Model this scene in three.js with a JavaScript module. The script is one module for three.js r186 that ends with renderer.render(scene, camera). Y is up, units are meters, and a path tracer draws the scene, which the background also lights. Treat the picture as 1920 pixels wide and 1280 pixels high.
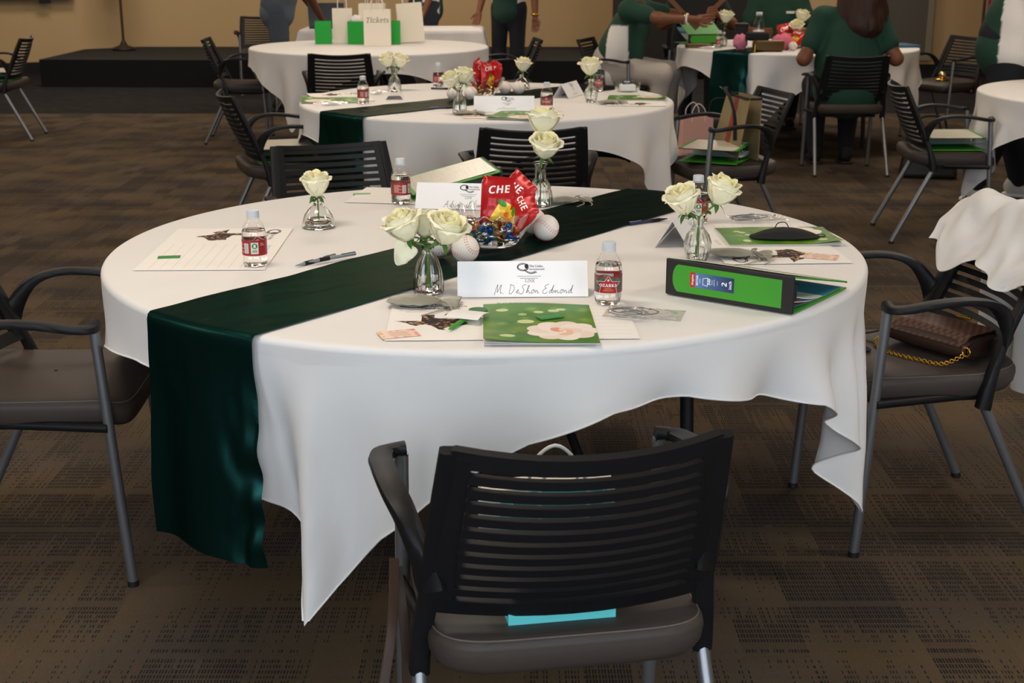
import * as THREE from 'three';
import { RoundedBoxGeometry } from 'three/addons/geometries/RoundedBoxGeometry.js';
import { mergeGeometries, mergeVertices, toCreasedNormals } from 'three/addons/utils/BufferGeometryUtils.js';
import { RectAreaLightUniformsLib } from 'three/addons/lights/RectAreaLightUniformsLib.js';
import { ImprovedNoise } from 'three/addons/math/ImprovedNoise.js';

// ---------------------------------------------------------------- camera, lights, exposure
const scene = new THREE.Scene();
const renderer = new THREE.WebGLRenderer({ antialias: true });
renderer.toneMapping = THREE.LinearToneMapping;
renderer.toneMappingExposure = 1.2;
renderer.shadowMap.enabled = true;
scene.background = new THREE.Color(0x000000);
const camera = new THREE.PerspectiveCamera(28.49, 1.5, 0.05, 60);
camera.position.set(0, 1.45, 0);
camera.rotation.set(-Math.atan(730 / 2520), 0, 0);
camera.focus = 2.9; camera.userData.fStop = 10;
scene.add(camera);
RectAreaLightUniformsLib.init();
const CEIL = 3.0, ROOM = { x0: -8.6, x1: 6.6, z0: -18.2, z1: 2.4 };
const WARM = new THREE.Color().setRGB(1.0, 0.86, 0.71), DAY = new THREE.Color().setRGB(0.78, 0.88, 1.0);
const TROFFER = 8.8, WINDOW = 4.5;              // strengths of the ceiling panels and of the window daylight
const TROFFERS = [];
for (const z of [-2.6, -6.2, -9.7, -12.9, -15.4]) for (const x of [-4.6, -0.9, 2.8]) TROFFERS.push([x, z]);  // the farthest row is unseen, added to brighten the stage wall
const WINDOWS = [[-2.7, 1.85], [0, 1.85], [2.7, 1.85]];

// ---------------------------------------------------------------- helpers
const V = (x, y, z) => new THREE.Vector3(x, y, z), PI = Math.PI, D2R = PI / 180;
let seed = 7;
const rnd = () => { seed |= 0; seed = seed + 0x6D2B79F5 | 0; let t = Math.imul(seed ^ seed >>> 15, 1 | seed); t = t + Math.imul(t ^ t >>> 7, 61 | t) ^ t; return ((t ^ t >>> 14) >>> 0) / 4294967296; };
const rr = (a, b) => a + (b - a) * rnd();
const perlin = new ImprovedNoise(), noise = (x, y, z = 0.37) => perlin.noise(x, y, z);
const clamp = (x, a, b) => Math.min(b, Math.max(a, x)), lerp = (a, b, t) => a + (b - a) * t;
const smooth = (a, b, x) => { const t = clamp((x - a) / (b - a), 0, 1); return t * t * (3 - 2 * t); };
const taken = {};
const numbered = n => { const k = taken[n] = (taken[n] ?? -1) + 1; return k ? `${n}_${String(k).padStart(3, '0')}` : n; };
function tag(o, label, category, group) { o.userData = { label, category }; if (group) o.userData.group = group; return o; }
function thing(name, label, category, [x, y, z] = [0, 0, 0], turn = 0, group) {
  const o = new THREE.Group(); o.name = numbered(name); scene.add(o);
  o.position.set(x, y, z); o.rotation.y = turn;
  return tag(o, label, category, group);
}
function part(name, geo, m, parent, label) {
  const o = new THREE.Mesh(geo, m); o.name = name; o.castShadow = o.receiveShadow = true; parent.add(o);
  if (label) o.userData.label = label;
  return o;
}
function solo(name, label, category, geo, m, pos, turn = 0, group) {
  const o = part(numbered(name), geo, m, scene); o.position.set(...pos); o.rotation.y = turn;
  return tag(o, label, category, group);
}
function struct(name, geo, m) { const o = part(name, geo, m, scene); o.userData.kind = 'structure'; return o; }
function copy(o, label, [x, y, z], turn = 0, group) {
  const c = o.clone(); c.name = numbered(o.name.replace(/_\d{3}$/, '')); scene.add(c); c.position.set(x, y, z); c.rotation.set(0, turn, 0);
  c.userData = { ...o.userData, label }; if (group) c.userData.group = group;
  return c;
}
const facing = (fx, fz) => Math.atan2(fx, fz);
// geometry
const at = (g, x, y, z) => g.translate(x, y, z);
const box = (w, h, d, x = 0, y = 0, z = 0, r = 0.003) => { const q = Math.min(r, w / 2.1, h / 2.1, d / 2.1); return at(q > 0 ? new RoundedBoxGeometry(w, h, d, 2, q) : new THREE.BoxGeometry(w, h, d), x, y, z); };
const slab = (x0, x1, y0, y1, z0, z1) => at(new THREE.BoxGeometry(x1 - x0, y1 - y0, z1 - z0), (x0 + x1) / 2, (y0 + y1) / 2, (z0 + z1) / 2);
const lathe = (pts, seg = 32) => new THREE.LatheGeometry(pts.map(p => new THREE.Vector2(p[0], p[1])), seg);
const tube = (pts, r, n = 24, seg = 8, closed = false) => {
  const c = new THREE.CatmullRomCurve3(pts.map(p => V(...p)), closed, 'centripetal');
  return new THREE.TubeGeometry(c, n, r, seg, closed);
};
const rod = (a, b, r, r2 = r, seg = 12) => {
  const A = V(...a), B = V(...b), d = B.clone().sub(A), g = new THREE.CylinderGeometry(r2, r, d.length(), seg);
  g.applyQuaternion(new THREE.Quaternion().setFromUnitVectors(V(0, 1, 0), d.clone().normalize()));
  return g.translate((A.x + B.x) / 2, (A.y + B.y) / 2, (A.z + B.z) / 2);
};
const join = gs => mergeGeometries(gs.map(g => { const q = g.index ? g.toNonIndexed() : g; for (const k of Object.keys(q.attributes)) if (!['position', 'normal', 'uv'].includes(k)) q.deleteAttribute(k); return q; }));
// a sheet with thickness over fn(u, v) -> [x, y, z], u and v in 0..1
function shell(fn, nu, nv, th, crease = 0.7) {
  const P = [], N = [], id = (i, j) => j * (nu + 1) + i, e = 1e-3;
  for (let j = 0; j <= nv; j++) for (let i = 0; i <= nu; i++) {
    const u = i / nu, v = j / nv, p = V(...fn(u, v));
    const u0 = Math.max(0, u - e), u1 = Math.min(1, u + e), v0 = Math.max(0, v - e), v1 = Math.min(1, v + e);
    const a = V(...fn(u1, v)).sub(V(...fn(u0, v))), b = V(...fn(u, v1)).sub(V(...fn(u, v0)));
    let n = a.cross(b); n = n.lengthSq() > 1e-18 ? n.normalize() : V(0, 1, 0);
    P.push(p); N.push(n);
  }
  const pos = [], uv = [], idx = [], n = P.length;
  for (const s of [0.5, -0.5]) P.forEach((p, k) => { const q = p.clone().addScaledVector(N[k], s * th); pos.push(q.x, q.y, q.z); uv.push((k % (nu + 1)) / nu, Math.floor(k / (nu + 1)) / nv); });
  const quad = (a, b, c, d) => idx.push(a, b, c, a, c, d);
  for (let j = 0; j < nv; j++) for (let i = 0; i < nu; i++) {
    const a = id(i, j), b = id(i + 1, j), c = id(i + 1, j + 1), d = id(i, j + 1);
    quad(a, b, c, d); quad(n + a, n + d, n + c, n + b);
  }
  for (let i = 0; i < nu; i++) { quad(id(i, 0), n + id(i, 0), n + id(i + 1, 0), id(i + 1, 0)); quad(id(i, nv), id(i + 1, nv), n + id(i + 1, nv), n + id(i, nv)); }
  for (let j = 0; j < nv; j++) { quad(id(0, j), id(0, j + 1), n + id(0, j + 1), n + id(0, j)); quad(id(nu, j), n + id(nu, j), n + id(nu, j + 1), id(nu, j + 1)); }
  const g = new THREE.BufferGeometry();
  g.setAttribute('position', new THREE.Float32BufferAttribute(pos, 3)); g.setAttribute('uv', new THREE.Float32BufferAttribute(uv, 2)); g.setIndex(idx);
  return toCreasedNormals(g, crease);
}
// a bar swept along points; sec(t) -> [width across, height along up]
function sweep(pts, sec, n = 20, m = 10, pow = 0.6, up = V(0, 1, 0)) {
  const c = new THREE.CatmullRomCurve3(pts.map(p => V(...p)), false, 'centripetal'), pos = [], idx = [], uv = [];
  for (let i = 0; i <= n; i++) {
    const t = i / n, p = c.getPoint(t), T = c.getTangent(t), S = T.clone().cross(up).normalize(), U = S.clone().cross(T).normalize(), [w, h] = sec(t);
    for (let k = 0; k < m; k++) {
      const a = k / m * 2 * PI, ca = Math.cos(a), sa = Math.sin(a);
      const q = p.clone().addScaledVector(S, Math.sign(ca) * Math.abs(ca) ** pow * w / 2).addScaledVector(U, Math.sign(sa) * Math.abs(sa) ** pow * h / 2);
      pos.push(q.x, q.y, q.z); uv.push(k / m, t);
    }
  }
  for (let i = 0; i < n; i++) for (let k = 0; k < m; k++) { const a = i * m + k, b = i * m + (k + 1) % m; idx.push(a, a + m, b, b, a + m, b + m); }
  for (let k = 1; k < m - 1; k++) { idx.push(0, k, k + 1); const z = n * m; idx.push(z, z + k + 1, z + k); }
  const g = new THREE.BufferGeometry();
  g.setAttribute('position', new THREE.Float32BufferAttribute(pos, 3)); g.setAttribute('uv', new THREE.Float32BufferAttribute(uv, 2)); g.setIndex(idx);
  return toCreasedNormals(g, 0.9);
}
function bend(g, fn) { const p = g.attributes.position; for (let i = 0; i < p.count; i++) { const q = fn(p.getX(i), p.getY(i), p.getZ(i)); p.setXYZ(i, ...q); } g.computeVertexNormals(); return g; }
function prism(pts, h) { const s = new THREE.Shape(pts.map(p => new THREE.Vector2(p[0], p[1]))); return new THREE.ExtrudeGeometry(s, { depth: h, bevelEnabled: false }); }
// distance-field body: prims are tapered capsules {a, b, r, q} or ellipsoids {c, e}; meshed by surface nets
function blob(prims, cell, k = 0.03) {
  const lo = V(1e9, 1e9, 1e9), hi = V(-1e9, -1e9, -1e9);
  for (const p of prims) {
    if (p.c) { lo.min(V(p.c[0] - p.e[0], p.c[1] - p.e[1], p.c[2] - p.e[2])); hi.max(V(p.c[0] + p.e[0], p.c[1] + p.e[1], p.c[2] + p.e[2])); }
    else for (const [w, r] of [[p.a, p.r], [p.b, p.q ?? p.r]]) { const f = Math.max(1, p.sx ?? 1) * r; lo.min(V(w[0] - f, w[1] - f, w[2] - f)); hi.max(V(w[0] + f, w[1] + f, w[2] + f)); }
  }
  const pad = 2 * cell + k * 0.5; lo.addScalar(-pad); hi.addScalar(pad);
  const nx = Math.ceil((hi.x - lo.x) / cell) + 1, ny = Math.ceil((hi.y - lo.y) / cell) + 1, nz = Math.ceil((hi.z - lo.z) / cell) + 1;
  const F = new Float32Array(nx * ny * nz).fill(1), ix = (i, j, l) => (l * ny + j) * nx + i;
  const dist = (p, x, y, z) => {
    if (p.c) { const X = (x - p.c[0]) / p.e[0], Y = (y - p.c[1]) / p.e[1], Z = (z - p.c[2]) / p.e[2]; const d = Math.hypot(X, Y, Z); return (d - 1) * Math.min(...p.e) * (d > 1 ? 1.2 : 1); }
    const s = p.sx ?? 1, ax = p.a[0], dx = p.b[0] - ax, dy = p.b[1] - p.a[1], dz = p.b[2] - p.a[2], L = dx * dx + dy * dy + dz * dz || 1e-9;
    const t = clamp(((x - ax) * dx + (y - p.a[1]) * dy + (z - p.a[2]) * dz) / L, 0, 1);
    return Math.hypot((x - ax - t * dx) / s, y - p.a[1] - t * dy, z - p.a[2] - t * dz) - lerp(p.r, p.q ?? p.r, t);
  };
  for (let l = 0; l < nz; l++) for (let j = 0; j < ny; j++) for (let i = 0; i < nx; i++) {
    const x = lo.x + i * cell, y = lo.y + j * cell, z = lo.z + l * cell; let d = 1;
    for (const p of prims) { const e = dist(p, x, y, z); const h = clamp(0.5 + 0.5 * (d - e) / k, 0, 1); d = d * (1 - h) + e * h - k * h * (1 - h); }
    F[ix(i, j, l)] = d;
  }
  const id = new Int32Array(nx * ny * nz).fill(-1), pos = [], idx = [];
  for (let l = 0; l < nz - 1; l++) for (let j = 0; j < ny - 1; j++) for (let i = 0; i < nx - 1; i++) {
    let n = 0, sx = 0, sy = 0, sz = 0; const c = [];
    for (let q = 0; q < 8; q++) c.push(F[ix(i + (q & 1), j + (q >> 1 & 1), l + (q >> 2))]);
    for (let q = 0; q < 8; q++) for (const b of [1, 2, 4]) if (!(q & b)) {
      const A = c[q], B = c[q | b]; if ((A < 0) === (B < 0)) continue;
      const t = A / (A - B); n++; sx += (q & 1) + (b === 1 ? t : 0); sy += (q >> 1 & 1) + (b === 2 ? t : 0); sz += (q >> 2) + (b === 4 ? t : 0);
    }
    if (n) { id[ix(i, j, l)] = pos.length / 3; pos.push(lo.x + (i + sx / n) * cell, lo.y + (j + sy / n) * cell, lo.z + (l + sz / n) * cell); }
  }
  const quad = (a, b, c, d, f) => f ? idx.push(a, b, c, a, c, d) : idx.push(a, c, b, a, d, c);
  for (let l = 1; l < nz - 1; l++) for (let j = 1; j < ny - 1; j++) for (let i = 1; i < nx - 1; i++) {
    const A = F[ix(i, j, l)] < 0;
    if (A !== F[ix(i + 1, j, l)] < 0) quad(id[ix(i, j - 1, l - 1)], id[ix(i, j, l - 1)], id[ix(i, j, l)], id[ix(i, j - 1, l)], A);
    if (A !== F[ix(i, j + 1, l)] < 0) quad(id[ix(i - 1, j, l - 1)], id[ix(i - 1, j, l)], id[ix(i, j, l)], id[ix(i, j, l - 1)], A);
    if (A !== F[ix(i, j, l + 1)] < 0) quad(id[ix(i - 1, j - 1, l)], id[ix(i, j - 1, l)], id[ix(i, j, l)], id[ix(i - 1, j, l)], A);
  }
  const g = new THREE.BufferGeometry(); g.setAttribute('position', new THREE.Float32BufferAttribute(pos, 3)); g.setIndex(idx); g.computeVertexNormals();
  g.setAttribute('uv', new THREE.Float32BufferAttribute(new Float32Array(pos.length / 3 * 2), 2));
  return g;
}
// materials and textures
const mat = (color, roughness = 0.7, extra = {}) => new THREE.MeshPhysicalMaterial({ color, roughness, side: THREE.DoubleSide, ...extra });
function canvasTex(w, h, draw) {
  const c = document.createElement('canvas'); c.width = w; c.height = h; const x = c.getContext('2d'); draw(x, w, h);
  const t = new THREE.CanvasTexture(c); t.colorSpace = THREE.SRGBColorSpace; t.anisotropy = 8; return t;
}
function dataTex(n, fn, srgb, m = n) {
  const d = new Uint8Array(n * m * 4);
  for (let j = 0; j < m; j++) for (let i = 0; i < n; i++) { const c = fn(i, j); d.set([c[0], c[1], c[2], 255], (j * n + i) * 4); }
  const t = new THREE.DataTexture(d, n, m); t.magFilter = t.minFilter = THREE.LinearFilter; t.wrapS = t.wrapT = THREE.RepeatWrapping; if (srgb) t.colorSpace = THREE.SRGBColorSpace; t.needsUpdate = true; return t;
}
const grain = dataTex(256, () => { const v = 110 + 70 * rnd() | 0; return [v, v, v]; });
const rep = (t, x, y = x) => { const c = t.clone(); c.repeat.set(x, y); c.needsUpdate = true; return c; };
const weave = dataTex(128, (i, j) => { const v = 128 + 60 * ((i >> 1 & 1) ^ (j >> 1 & 1) ? 1 : -1) + 30 * (rnd() - 0.5) | 0; return [v, v, v]; });

// ---------------------------------------------------------------- shared materials
const M = {
  wall: mat('#c9ac80', 0.9, { bumpMap: rep(grain, 40, 20), bumpScale: 0.0006 }), ceiling: mat('#d9d4c8', 0.95), dark: mat('#141415', 0.85),
  black: mat('#161618', 0.48, { specularIntensity: 0.5, bumpMap: rep(grain, 3), bumpScale: 0.0001 }), tubeGrey: mat('#85888c', 0.38, { metalness: 0.75 }), vinyl: mat('#453d38', 0.5, { specularIntensity: 0.55, bumpMap: rep(grain, 5), bumpScale: 0.00025 }),
  thread: mat('#6a6058', 0.8), foot: mat('#101011', 0.6), cloth: mat('#e9e6e3', 0.92, { sheen: 0.2, sheenRoughness: 0.6, bumpMap: rep(weave, 9), bumpScale: 0.00018 }), hem: mat('#eeebe8', 0.9),
  satin: mat(new THREE.Color().setRGB(0.010, 0.050, 0.046), 0.36, { metalness: 0.92, specularIntensity: 0.3, specularColor: new THREE.Color().setRGB(0.38, 0.34, 0.31), bumpMap: rep(grain, 4, 14), bumpScale: 0.0001 }), steel: mat('#1a1b1d', 0.5, { metalness: 0.3 }), board: mat('#7d6c55', 0.7),
  paper: mat('#f0eee9', 0.85), card: mat('#f3f3f4', 0.8), pet: mat('#ffffff', 0.04, { transmission: 1, thickness: 0, ior: 1.45 }), water: mat('#ffffff', 0.02, { transmission: 1, thickness: 0.05, ior: 1.33 }),
  glass: mat('#fbfdfb', 0.03, { transmission: 1, thickness: 0.01, ior: 1.5 }), thin: mat('#fbfdfc', 0.03, { transmission: 1, thickness: 0, ior: 1.5 }), capWhite: mat('#dfe3e8', 0.5, { transmission: 0.25, thickness: 0 }),
  petal: mat('#f7f2d2', 0.8, { sheen: 0.2 }), petalIn: mat('#f5ecb8', 0.8), stem: mat('#6d8a35', 0.6), leaf: mat('#3f6a26', 0.55),
  green: mat('#3f9a27', 0.5), greenTag: mat('#2f8f3a', 0.4, { metalness: 0.3 }), binderBlack: mat('#1d1a1a', 0.6, { bumpMap: rep(grain, 4), bumpScale: 0.0001 }), sheet: mat('#e7e4d6', 0.6), steelWire: mat('#c8ccd0', 0.25, { metalness: 1 }),
  gold: mat('#d8a83a', 0.28, { metalness: 1 }), red: mat('#b3171b', 0.35, { specularIntensity: 0.9 }), ball: mat('#ece6dc', 0.55), stitch: mat('#c8404a', 0.6), organza: mat('#b9b7a4', 0.5, { transmission: 0.5, thickness: 0, metalness: 0 }), cord: mat('#a99f90', 0.8),
  poly: mat('#ffffff', 0.05, { transmission: 1, thickness: 0, ior: 1.5 }), skin: mat('#6b3f28', 0.55), greenShirt: mat('#14402f', 0.85), navy: mat('#15171f', 0.9), white: mat('#e8e6e3', 0.85),
};

// ---------------------------------------------------------------- the room
const CT = 2.4;                                              // metres of carpet in one repeat
const carpet = (() => {
  const N = 2048, S = CT / N, cols = [], rows = [];
  const fill = (a, lo, hi) => { let x = 0; while (x < CT - 1e-6) { let w = rr(lo, hi); if (CT - x - w < lo) w = CT - x; a.push([x, x + w]); x += w; } };
  fill(cols, 0.035, 0.16); fill(rows, 0.018, 0.026);
  const find = a => { const o = new Uint16Array(N); for (let i = 0, k = 0; i < N; i++) { while (k < a.length - 1 && i * S >= a[k][1]) k++; o[i] = k; } return o; }, ci = find(cols), ri = find(rows);
  const wr = x => Math.cos(x / CT * 2 * PI) * CT / 6.2832, ws = x => Math.sin(x / CT * 2 * PI) * CT / 6.2832;
  const band = rows.map(r => 0.5 * noise(wr(r[0]) * 9, ws(r[0]) * 9, 3) + 0.3 * (rnd() - 0.5));
  const dens = cols.map(c => rows.map((r, j) => clamp(0.52 + 0.95 * noise(wr(c[0]) * 9 + Math.floor(c[0] * 11) * 0.7, ws(c[0]) * 9 + ws(r[0]) * 4, wr(r[0]) * 4 + 1) + 0.28 * band[j] + 0.1 * (rnd() - 0.5), 0.03, 1)));
  const blank = rows.map(() => rnd() < 0.07), key = new Float32Array(1 << 16).map(() => rnd());
  return dataTex(N, (i, j) => {
    const a = ci[i], b = ri[j], x = i * S, z = j * S, d = dens[a][b], q = (x - cols[a][0]) / 0.0066, n = Math.floor(q), v = (z - rows[b][0]) / (rows[b][1] - rows[b][0]);
    const on = !blank[b] && (q % 1) < 0.28 + 0.3 * d && v > 0.14 && v < 0.5 + 0.45 * d && 0.75 * key[(a * 131 + n * 17) & 65535] + 0.25 * key[(a * 131 + n * 17 + b * 1009) & 65535] < d * 1.15;
    const tone = 1 + 0.14 * noise(wr(x) * 4, ws(x) * 4, wr(z) * 4) + 0.2 * (rnd() - 0.5), w = 0.5 + noise(wr(z) * 3 + 7, ws(z) * 3, wr(x) * 3);
    const base = [lerp(95, 82, w), lerp(80, 72, w), lerp(60, 62, w)], ink = [40, 37, 39], f = on ? 0.95 : 0.22 * d;
    return base.map((c, m) => clamp(lerp(c, ink[m], f) * tone, 0, 255) | 0);
  }, true);
})();
const carpetTex = carpet.clone(); carpetTex.repeat.set((ROOM.x1 - ROOM.x0) / CT, (ROOM.z1 + 12.65) / CT); carpetTex.needsUpdate = true;
struct('floor', slab(ROOM.x0, ROOM.x1, -0.12, 0, -12.65, ROOM.z1), mat('#ffffff', 1, { map: carpetTex, specularIntensity: 0.15 }));
const charcoal = dataTex(512, (i, j) => { const v = 0.75 + 0.5 * rnd() + 0.2 * noise(i / 40, j / 40); return [46 * v, 44 * v, 44 * v].map(c => c | 0); }, true);
struct('floor_charcoal_border', slab(ROOM.x0, ROOM.x1, -0.12, 0, ROOM.z0, -12.65), mat('#ffffff', 1, { map: rep(charcoal, 12, 5), specularIntensity: 0.1 }));
struct('ceiling', slab(ROOM.x0, ROOM.x1, CEIL, CEIL + 0.15, ROOM.z0, ROOM.z1), M.ceiling);
struct('wall_left', slab(ROOM.x0 - 0.15, ROOM.x0, -0.12, CEIL + 0.15, ROOM.z0, ROOM.z1), M.wall);
struct('wall_right', slab(ROOM.x1, ROOM.x1 + 0.15, -0.12, CEIL + 0.15, ROOM.z0, ROOM.z1), M.wall);
const plan = (pts, y0, y1) => at(prism(pts.map(p => [p[0], -p[1]]), y1 - y0).rotateX(-PI / 2), 0, y0, 0);
struct('wall_front', slab(-4.98, 1.35, -0.12, CEIL + 0.15, -18.2, -17.35), M.wall);
struct('wall_front_right', slab(1.35, ROOM.x1, -0.12, CEIL + 0.15, -18.2, -16.5), M.wall);
const angled = struct('wall_front_left', slab(-2.05, 2.05, -0.12, CEIL + 0.15, -0.16, 0), M.wall); angled.position.set(-6.79, 0, -16.55); angled.rotation.y = Math.atan2(1.55, 3.65);
const skirt = struct('baseboard_front', slab(-2.0, 2.0, 0, 0.14, 0, 0.025), M.dark); skirt.position.copy(angled.position); skirt.rotation.y = angled.rotation.y;
struct('baseboard_right', slab(3.2, ROOM.x1, 0, 0.15, -16.5, -16.47), M.dark);
{ // wall behind the camera with three tall windows
  const g = [slab(ROOM.x0, ROOM.x1, -0.12, 0.9, ROOM.z1, ROOM.z1 + 0.2), slab(ROOM.x0, ROOM.x1, 2.8, CEIL + 0.15, ROOM.z1, ROOM.z1 + 0.2)];
  let x = ROOM.x0; for (const [c] of WINDOWS) { g.push(slab(x, c - 1, 0.9, 2.8, ROOM.z1, ROOM.z1 + 0.2)); x = c + 1; } g.push(slab(x, ROOM.x1, 0.9, 2.8, ROOM.z1, ROOM.z1 + 0.2));
  struct('wall_rear', join(g), M.wall);
  WINDOWS.forEach(([x, y], i) => {
    const w = new THREE.Group(); w.name = `window_${i + 1}`; w.userData.kind = 'structure'; w.position.set(x, y, ROOM.z1 + 0.1); scene.add(w);
    part('daylit_blind', slab(-1, 1, -0.95, 0.95, 0, 0.02), mat('#cfd8e2', 0.9, { emissive: DAY, emissiveIntensity: 1.2 }), w);
    part('frame', join([slab(-1, -0.94, -0.95, 0.95, -0.06, 0), slab(0.94, 1, -0.95, 0.95, -0.06, 0), slab(-0.94, 0.94, 0.89, 0.95, -0.06, 0), slab(-0.94, 0.94, -0.95, -0.89, -0.06, 0), slab(-0.02, 0.02, -0.89, 0.89, -0.06, 0)]), M.white, w);
    const l = new THREE.RectAreaLight(DAY, WINDOW, 1.9, 1.8); l.position.set(x, y, ROOM.z1 - 0.04); l.name = 'window_daylight'; l.castShadow = true; scene.add(l);
  });
}
TROFFERS.forEach(([x, z]) => {
  const t = thing('ceiling_light', 'recessed rectangular ceiling panel light with warm glow', 'ceiling light', [x, CEIL, z], 0, 'ceiling panel lights');
  part('diffuser', slab(-0.6, 0.6, -0.02, -0.008, -0.3, 0.3), mat('#fff4e0', 0.6, { emissive: WARM, emissiveIntensity: 2.5 }), t);
  part('frame', join([slab(-0.64, -0.6, -0.03, 0, -0.34, 0.34), slab(0.6, 0.64, -0.03, 0, -0.34, 0.34), slab(-0.6, 0.6, -0.03, 0, -0.34, -0.3), slab(-0.6, 0.6, -0.03, 0, 0.3, 0.34)]), M.white, t);
  const l = new THREE.RectAreaLight(WARM, TROFFER, 1.2, 0.6); l.position.set(x, CEIL - 0.035, z); l.rotation.x = -PI / 2; l.name = 'ceiling_light_glow'; l.castShadow = true; scene.add(l);
});
// stage, board, doorway, narrow window, flags
solo('stage', 'low black carpeted stage platform along the beige wall', 'stage', join([plan([[-5.26, -15.23], [1.3, -15.0], [1.3, -17.34], [-4.7, -17.34], [-5.26, -16.9]], 0, 0.3)]), mat('#0f0f11', 0.95, { bumpMap: rep(grain, 2), bumpScale: 0.001 }), [0, 0, 0]);
{
  const d = new THREE.Group(); d.name = 'door_1'; d.userData.kind = 'structure'; scene.add(d);
  part('dark_panel', slab(1.3, 3.2, 0, 2.3, -16.5, -16.44), mat('#1a1713', 0.7), d);
  part('jamb', join([slab(1.2, 1.3, 0, 2.36, -16.5, -16.4), slab(3.2, 3.3, 0, 2.36, -16.5, -16.4), slab(1.3, 3.2, 2.3, 2.36, -16.5, -16.4)]), mat('#241d16', 0.6), d);
  const w = new THREE.Group(); w.name = 'window_4'; w.userData.kind = 'structure'; scene.add(w);
  part('grey_blind', slab(4.4, 4.95, 0.25, 2.3, -16.49, -16.45), mat('#5c5850', 0.6), w);
  part('frame', join([slab(4.34, 4.4, 0.2, 2.35, -16.5, -16.42), slab(4.95, 5.01, 0.2, 2.35, -16.5, -16.42), slab(4.4, 4.95, 0.2, 0.25, -16.5, -16.42)]), mat('#8b8371', 0.6), w);
  const b = thing('whiteboard', 'wide white board with thin dark tray on the angled wall', 'whiteboard', [-6.77, 0.89, -16.48], Math.atan2(1.55, 3.65));
  part('panel', slab(-1.7, 1.5, 0.03, 1.2, -0.035, 0.02), mat('#d9d2c6', 0.4), b); part('tray', slab(-1.7, 1.5, 0, 0.03, -0.035, 0.06), mat('#3a2f28', 0.5), b);
  part('eraser', box(0.13, 0.045, 0.05, 1.15, -0.02, 0.05), M.dark, b);
}
function flagOn(name, label, x, y, z, cloths, turn) {
  const t = thing(name, label, 'flag', [x, y, z], turn);
  part('base', lathe([[0, 0], [0.14, 0], [0.14, 0.03], [0.05, 0.06], [0.02, 0.12], [0, 0.12]], 20), mat('#2b1c12', 0.5), t);
  part('pole', rod([0, 0.1, 0], [0, 2.35, 0], 0.016, 0.014), mat('#3a2416', 0.45), t);
  part('finial', lathe([[0, 2.34], [0.03, 2.36], [0.02, 2.42], [0, 2.5]], 12), M.gold, t);
  for (const [n, col, u0, u1, y0, ph] of cloths)
    part(n, shell((u, v) => { const a = lerp(u0, u1, u); return [0.02 + a * 0.32, lerp(y0 + 0.12 * Math.sin(a * 5 + ph), 2.2 - a * 0.25, v), 0.07 * Math.sin(a * 22 + ph + v) * (1 - v * 0.6)]; }, 6, 12, 0.004), col, t);
  return t;
}
flagOn('flag', 'folded red flag on a dark pole standing on the black stage', -4.72, 0.3, -16.7, [['red_cloth', mat('#a8231f', 0.8), 0, 1, 0.78, 1]], PI * 0.93);
const usa = flagOn('flag', 'red and white striped flag with gold fringe hanging on a dark pole', 4.98, 0, -14.6, [0, 1, 2, 3, 4, 5].map(i => ['stripe', i % 2 ? mat('#d8d0c8', 0.8) : mat('#9c1f22', 0.8), i / 6, (i + 1) / 6, 0.62, 0.6]), 0);
part('fringe', shell((u, v) => [0.02 + u * 0.32, 0.62 + 0.12 * Math.sin(u * 5 + 0.6) - 0.07 * v, 0.07 * Math.sin(u * 22 + 0.6)], 24, 2, 0.006), mat('#d39a22', 0.6), usa);

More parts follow.
